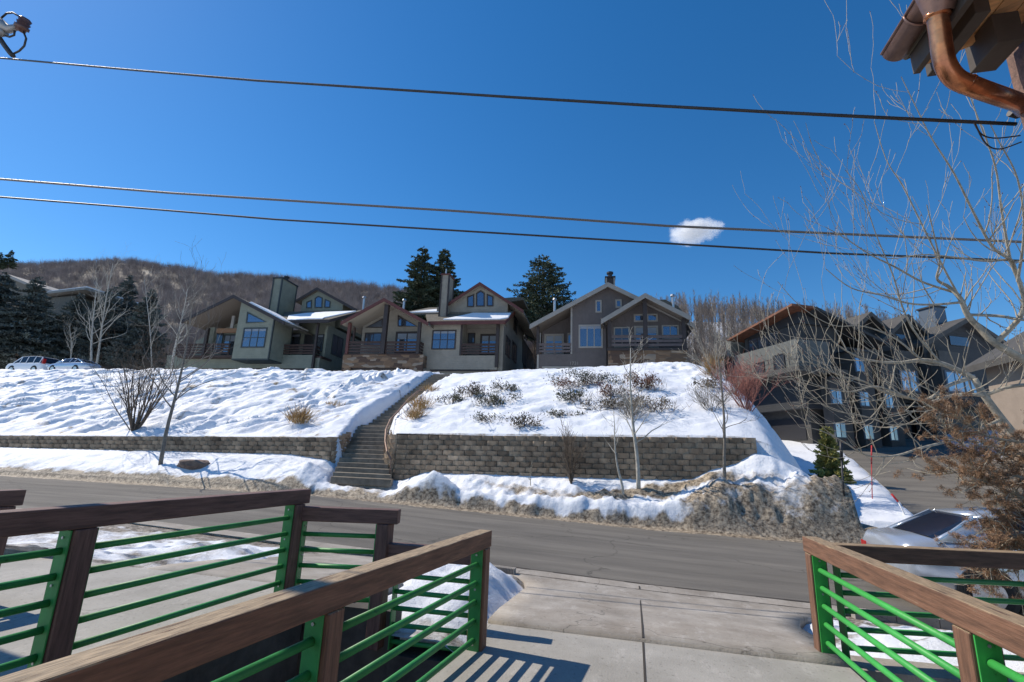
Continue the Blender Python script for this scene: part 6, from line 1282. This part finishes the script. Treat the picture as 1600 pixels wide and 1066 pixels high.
# ================= CARS
M['silver']=mat('silver_paint',(.50,.54,.60),.22,.55,n_scale=1,n_amt=.03); M['whitepaint']=mat('white_paint',(.72,.74,.76),.25); M['carglass']=mat('tinted_glass',(.012,.016,.028),.08,0,spec=.35)
M['tyre']=mat('tyre',(.02,.02,.02),.85); M['rim']=mat('alloy_rim',(.5,.5,.52),.3,.9); M['taillight']=mat('red_lamp',(.35,.01,.012),.2); M['blackplastic']=mat('black_plastic',(.02,.02,.02),.6); M['headlamp']=mat('headlamp',(.7,.72,.75),.1,.3)
def lerp(a,b_,t): return a+(b_-a)*t
def car(label,loc,rz,prof,belt,roof,W,wheels,paint,name='parked_car',wr_=.33,lamps=(),group=None,rails=False,cat='car',solid=True):
    """prof: list (x, z_top_of_body, halfwidth) ; roof: list (x, z, halfwidth) for the greenhouse; belt z by body"""
    rt=empty(name,loc,rz); tag(rt,label,cat,group)
    xs=[q[0] for q in prof]; zs=[q[1] for q in prof]; ws=[q[2] for q in prof]
    X=np.linspace(xs[0],xs[-1],46); b=MB(); rings=[]
    for x in X:
        zt=float(np.interp(x,xs,zs)); hw=float(np.interp(x,xs,ws)); zb=.22
        end=min(1,min(x-xs[0],xs[-1]-x)/.35); k=.84+.16*math.sqrt(max(0,1-(1-end)**2)); zb=.22+.10*(1-end)
        for wx in wheels:
            dx=abs(x-wx); 
            if dx<wr_+.06: pass
        pr=[(0,zb),(hw*.86,zb),(hw*.97,zb+.12),(hw,zb+.35),(hw*.985,zt-.16),(hw*.93,zt-.045),(hw*.80,zt),(0,zt+.015)]
        rings.append([(x,-a*k,z) for a,z in pr]+[(x,a*k,z) for a,z in pr[::-1][1:-1]])
    n=len(rings[0]); vs=[v for r_ in rings for v in r_]; fs=[]
    for i in range(len(rings)-1):
        for j in range(n): fs.append((i*n+j,i*n+(j+1)%n,(i+1)*n+(j+1)%n,(i+1)*n+j))
    fs+=[tuple(range(n))[::-1],tuple(range((len(rings)-1)*n,len(rings)*n))]
    b.mesh(vs,fs); body=b.build('body',paint,rt,smooth=True,bevel=0)
    # greenhouse
    rx=[q[0] for q in roof]; G=[]
    b=MB(); bg_=MB(); top=[];
    secs=[]
    for (x,z,hw,zb,hb) in roof: secs.append([(x,-hb,zb),(x,-hw,z-.03),(x,-hw*.8,z),(x,hw*.8,z),(x,hw,z-.03),(x,hb,zb)])
    for i in range(len(secs)-1):
        A,B=secs[i],secs[i+1]
        up=(abs(roof[i][1]-roof[i+1][1])<.09)
        for j in (1,2,3): (b if (up) else bg_).face([A[j],B[j],B[j+1],A[j+1]])
        for j in (0,4): (b if (solid and i==0) else bg_).face([A[j],B[j],B[j+1],A[j+1]])
    b.mesh([],[]); o=b.build('roof',paint,rt,smooth=True)
    sm=o.modifiers.new('s','SOLIDIFY'); sm.thickness=.03; sm.offset=1
    bg_.build('window_glass',M['carglass'],rt)
    # pillars
    for i,(x,z,hw,zb,hb) in enumerate(roof):
        if i in (0,len(roof)-1): continue
        for s in (-1,1):
            q=(x,s*(hb+.008),zb-.02); t=(x,s*(hw+.006),z-.01); pl=MB(); pl.bar(q,t,.075,.03,up=(0,s,0)); pl.build('pillar',paint,rt)
    for (i,j) in ((0,1),(len(roof)-1,len(roof)-2)):
        for s in (-1,1):
            A=roof[i];B=roof[j]; pl=MB(); pl.bar((A[0],s*(A[4]+.0),A[3]-.02),(B[0],s*(B[2]+.004),B[1]-.015),.09,.04,up=(0,s,0)); pl.build('pillar',paint,rt)
    pass
    for wx in wheels:
        for s in (-1,1):
            hw=float(np.interp(wx,xs,ws)); a=MB(); y0=s*(hw-.2); y1=s*(hw+.012)
            w_=empty('wheel',(0,0,0)); w_.parent=rt
            a=MB(); a.tube([(wx,y0,wr_),(wx,y0+s*.01,wr_),(wx,y1-s*.02,wr_),(wx,y1,wr_)],[wr_-.03,wr_,wr_,wr_-.03],24); bpy.data.objects.remove(w_); ty=a.build('wheel',M['tyre'],rt,smooth=False)
            a=MB(); a.tube([(wx,y1-s*.02,wr_),(wx,y1+s*.006,wr_)],[wr_*.68,wr_*.64],20)
            a.build('rim',M['rim'],ty)
            a=MB(); a.tube([(wx,s*(hw-.1),wr_+.02),(wx,s*(hw*1.0+.003),wr_+.02)],wr_+.045,24); a.build('wheel_arch',M['blackplastic'],rt)
    for nm,bx,m in lamps: a=MB(); a.box(*bx); a.build(nm,m,rt,bevel=.02)
    return rt
# silver sedan at the near kerb: rear bumper at local x=0, front towards +x
zc_=-.47
car('silver sedan parked at the near kerb behind the right railing, seen from its rear',(4.02,10.05,-.44),R_(-1.5),
 [(0,.86,.80),(.10,.97,.86),(.45,1.03,.90),(1.0,1.04,.92),(2.2,.98,.93),(3.6,.96,.92),(4.5,.84,.88),(4.9,.62,.78)],0,
 [(.50,1.05,.70,1.0,.82),(1.12,1.375,.60,1.0,.84),(1.75,1.455,.60,.98,.84),(2.85,1.44,.60,.97,.84),(3.75,.98,.66,.95,.82)],.92,(.98,3.85),M['silver'],
 lamps=[('tail_light',(-.012,-.70,.66,.10,-.48,.80),M['taillight']),('tail_light',(-.012,.48,.66,.10,.70,.80),M['taillight']),('bumper',(-.05,-.80,.26,.2,.80,.50),M['silver']),('number_plate',(-.02,-.24,.60,-.002,.24,.74),M['white']),('door_handle',(2.05,-.955,.83,2.22,-.925,.86),M['silver']),('door_handle',(3.0,-.955,.82,3.17,-.925,.85),M['silver'])])
sc=None
# white SUV and white sedan on the upper lot, left
q=ony(77,584,35.2); 
car('white SUV with dark glass parked on the upper lot at the left photo edge',(q.x+.1,35.2,8.0),R_(180+3),
 [(0,1.05,.88),(.15,1.12,.93),(.6,1.13,.95),(3.2,1.12,.95),(4.3,1.05,.93),(4.75,.8,.85)],0,
 [(.08,1.2,.80,1.08,.86),(.38,1.70,.72,1.1,.88),(1.2,1.78,.72,1.1,.88),(2.1,1.78,.72,1.1,.88),(2.9,1.74,.72,1.1,.88),(3.7,1.12,.78,1.08,.88)],.95,(.85,3.7),M['whitepaint'],wr_=.37,
 lamps=[('tail_light',(-.02,.62,1.0,.14,.90,1.5),M['taillight']),('tail_light',(-.02,-.90,1.0,.14,-.62,1.5),M['taillight']),('roof_rail',(.6,.66,1.79,2.9,.70,1.84),M['blackplastic']),('roof_rail',(.6,-.70,1.79,2.9,-.66,1.84),M['blackplastic'])],name='parked_suv',cat='suv',solid=False)
q=ony(86,582,34.8)
car('pale silver-white sedan glinting in the sun on the upper lot, right of the white SUV',(q.x+.2,34.6,8.0),R_(0+2),
 [(0,.66,.78),(.4,.84,.88),(1.2,.95,.91),(3.4,1.0,.92),(4.3,1.02,.90),(4.75,.9,.82)],0,
 [(1.15,.98,.72,.93,.82),(2.0,1.38,.60,.96,.84),(2.8,1.44,.60,.98,.84),(3.4,1.38,.58,1.0,.83),(4.35,1.04,.66,1.0,.80)],.92,(.95,3.75),M['silver'],
 lamps=[('headlight',(-.01,.5,.60,.2,.84,.74),M['headlamp']),('headlight',(-.01,-.84,.60,.2,-.5,.74),M['headlamp'])])
# ================= CLOUD: a real puff of vapour far away
def cloud():
    import bmesh
    c=Vector(ray(1084,361)); c=Vector((0,0,CH))+c/c.length*900
    bm=bmesh.new(); bmesh.ops.create_icosphere(bm,subdivisions=4,radius=1); me=bpy.data.meshes.new('cloud'); 
    for v in bm.verts: v.co=(v.co.x*80,v.co.y*42,v.co.z*42)
    bm.to_mesh(me); bm.free(); o=bpy.data.objects.new('cloud',me); COL.objects.link(o); o.location=c; tag(o,'small ragged white cloud alone in the blue sky over the right houses','cloud')
    m=bpy.data.materials.new('cloud_vapour'); m.use_nodes=True; nt=m.node_tree; nt.nodes.remove(nt.nodes['Principled BSDF']); out=nt.nodes['Material Output']
    pv=nt.nodes.new('ShaderNodeVolumePrincipled'); pv.inputs['Color'].default_value=(1,1,1,1); pv.inputs['Anisotropy'].default_value=.0
    tc=nt.nodes.new('ShaderNodeTexCoord'); n=nt.nodes.new('ShaderNodeTexNoise'); n.inputs['Scale'].default_value=.035; n.inputs['Detail'].default_value=9; n.inputs['Roughness'].default_value=.7; nt.links.new(tc.outputs['Object'],n.inputs['Vector'])
    mp=nt.nodes.new('ShaderNodeMapping'); mp.inputs['Scale'].default_value=(1/80,1/42,1/42); nt.links.new(tc.outputs['Object'],mp.inputs[0])
    ln=nt.nodes.new('ShaderNodeVectorMath'); ln.operation='LENGTH'; nt.links.new(mp.outputs[0],ln.inputs[0])
    mr=nt.nodes.new('ShaderNodeMapRange'); mr.inputs['From Min'].default_value=.15; mr.inputs['From Max'].default_value=1; mr.inputs['To Min'].default_value=.34; mr.inputs['To Max'].default_value=-.45; nt.links.new(ln.outputs['Value'],mr.inputs['Value'])
    ad=nt.nodes.new('ShaderNodeMath'); nt.links.new(n.outputs['Fac'],ad.inputs[0]); nt.links.new(mr.outputs[0],ad.inputs[1])
    m2=nt.nodes.new('ShaderNodeMapRange'); m2.inputs['From Min'].default_value=.5; m2.inputs['From Max'].default_value=.75; m2.inputs['To Max'].default_value=.13; nt.links.new(ad.outputs[0],m2.inputs['Value'])
    nt.links.new(m2.outputs[0],pv.inputs['Density']); nt.links.new(pv.outputs[0],out.inputs['Volume']); me.materials.append(m)
cloud()
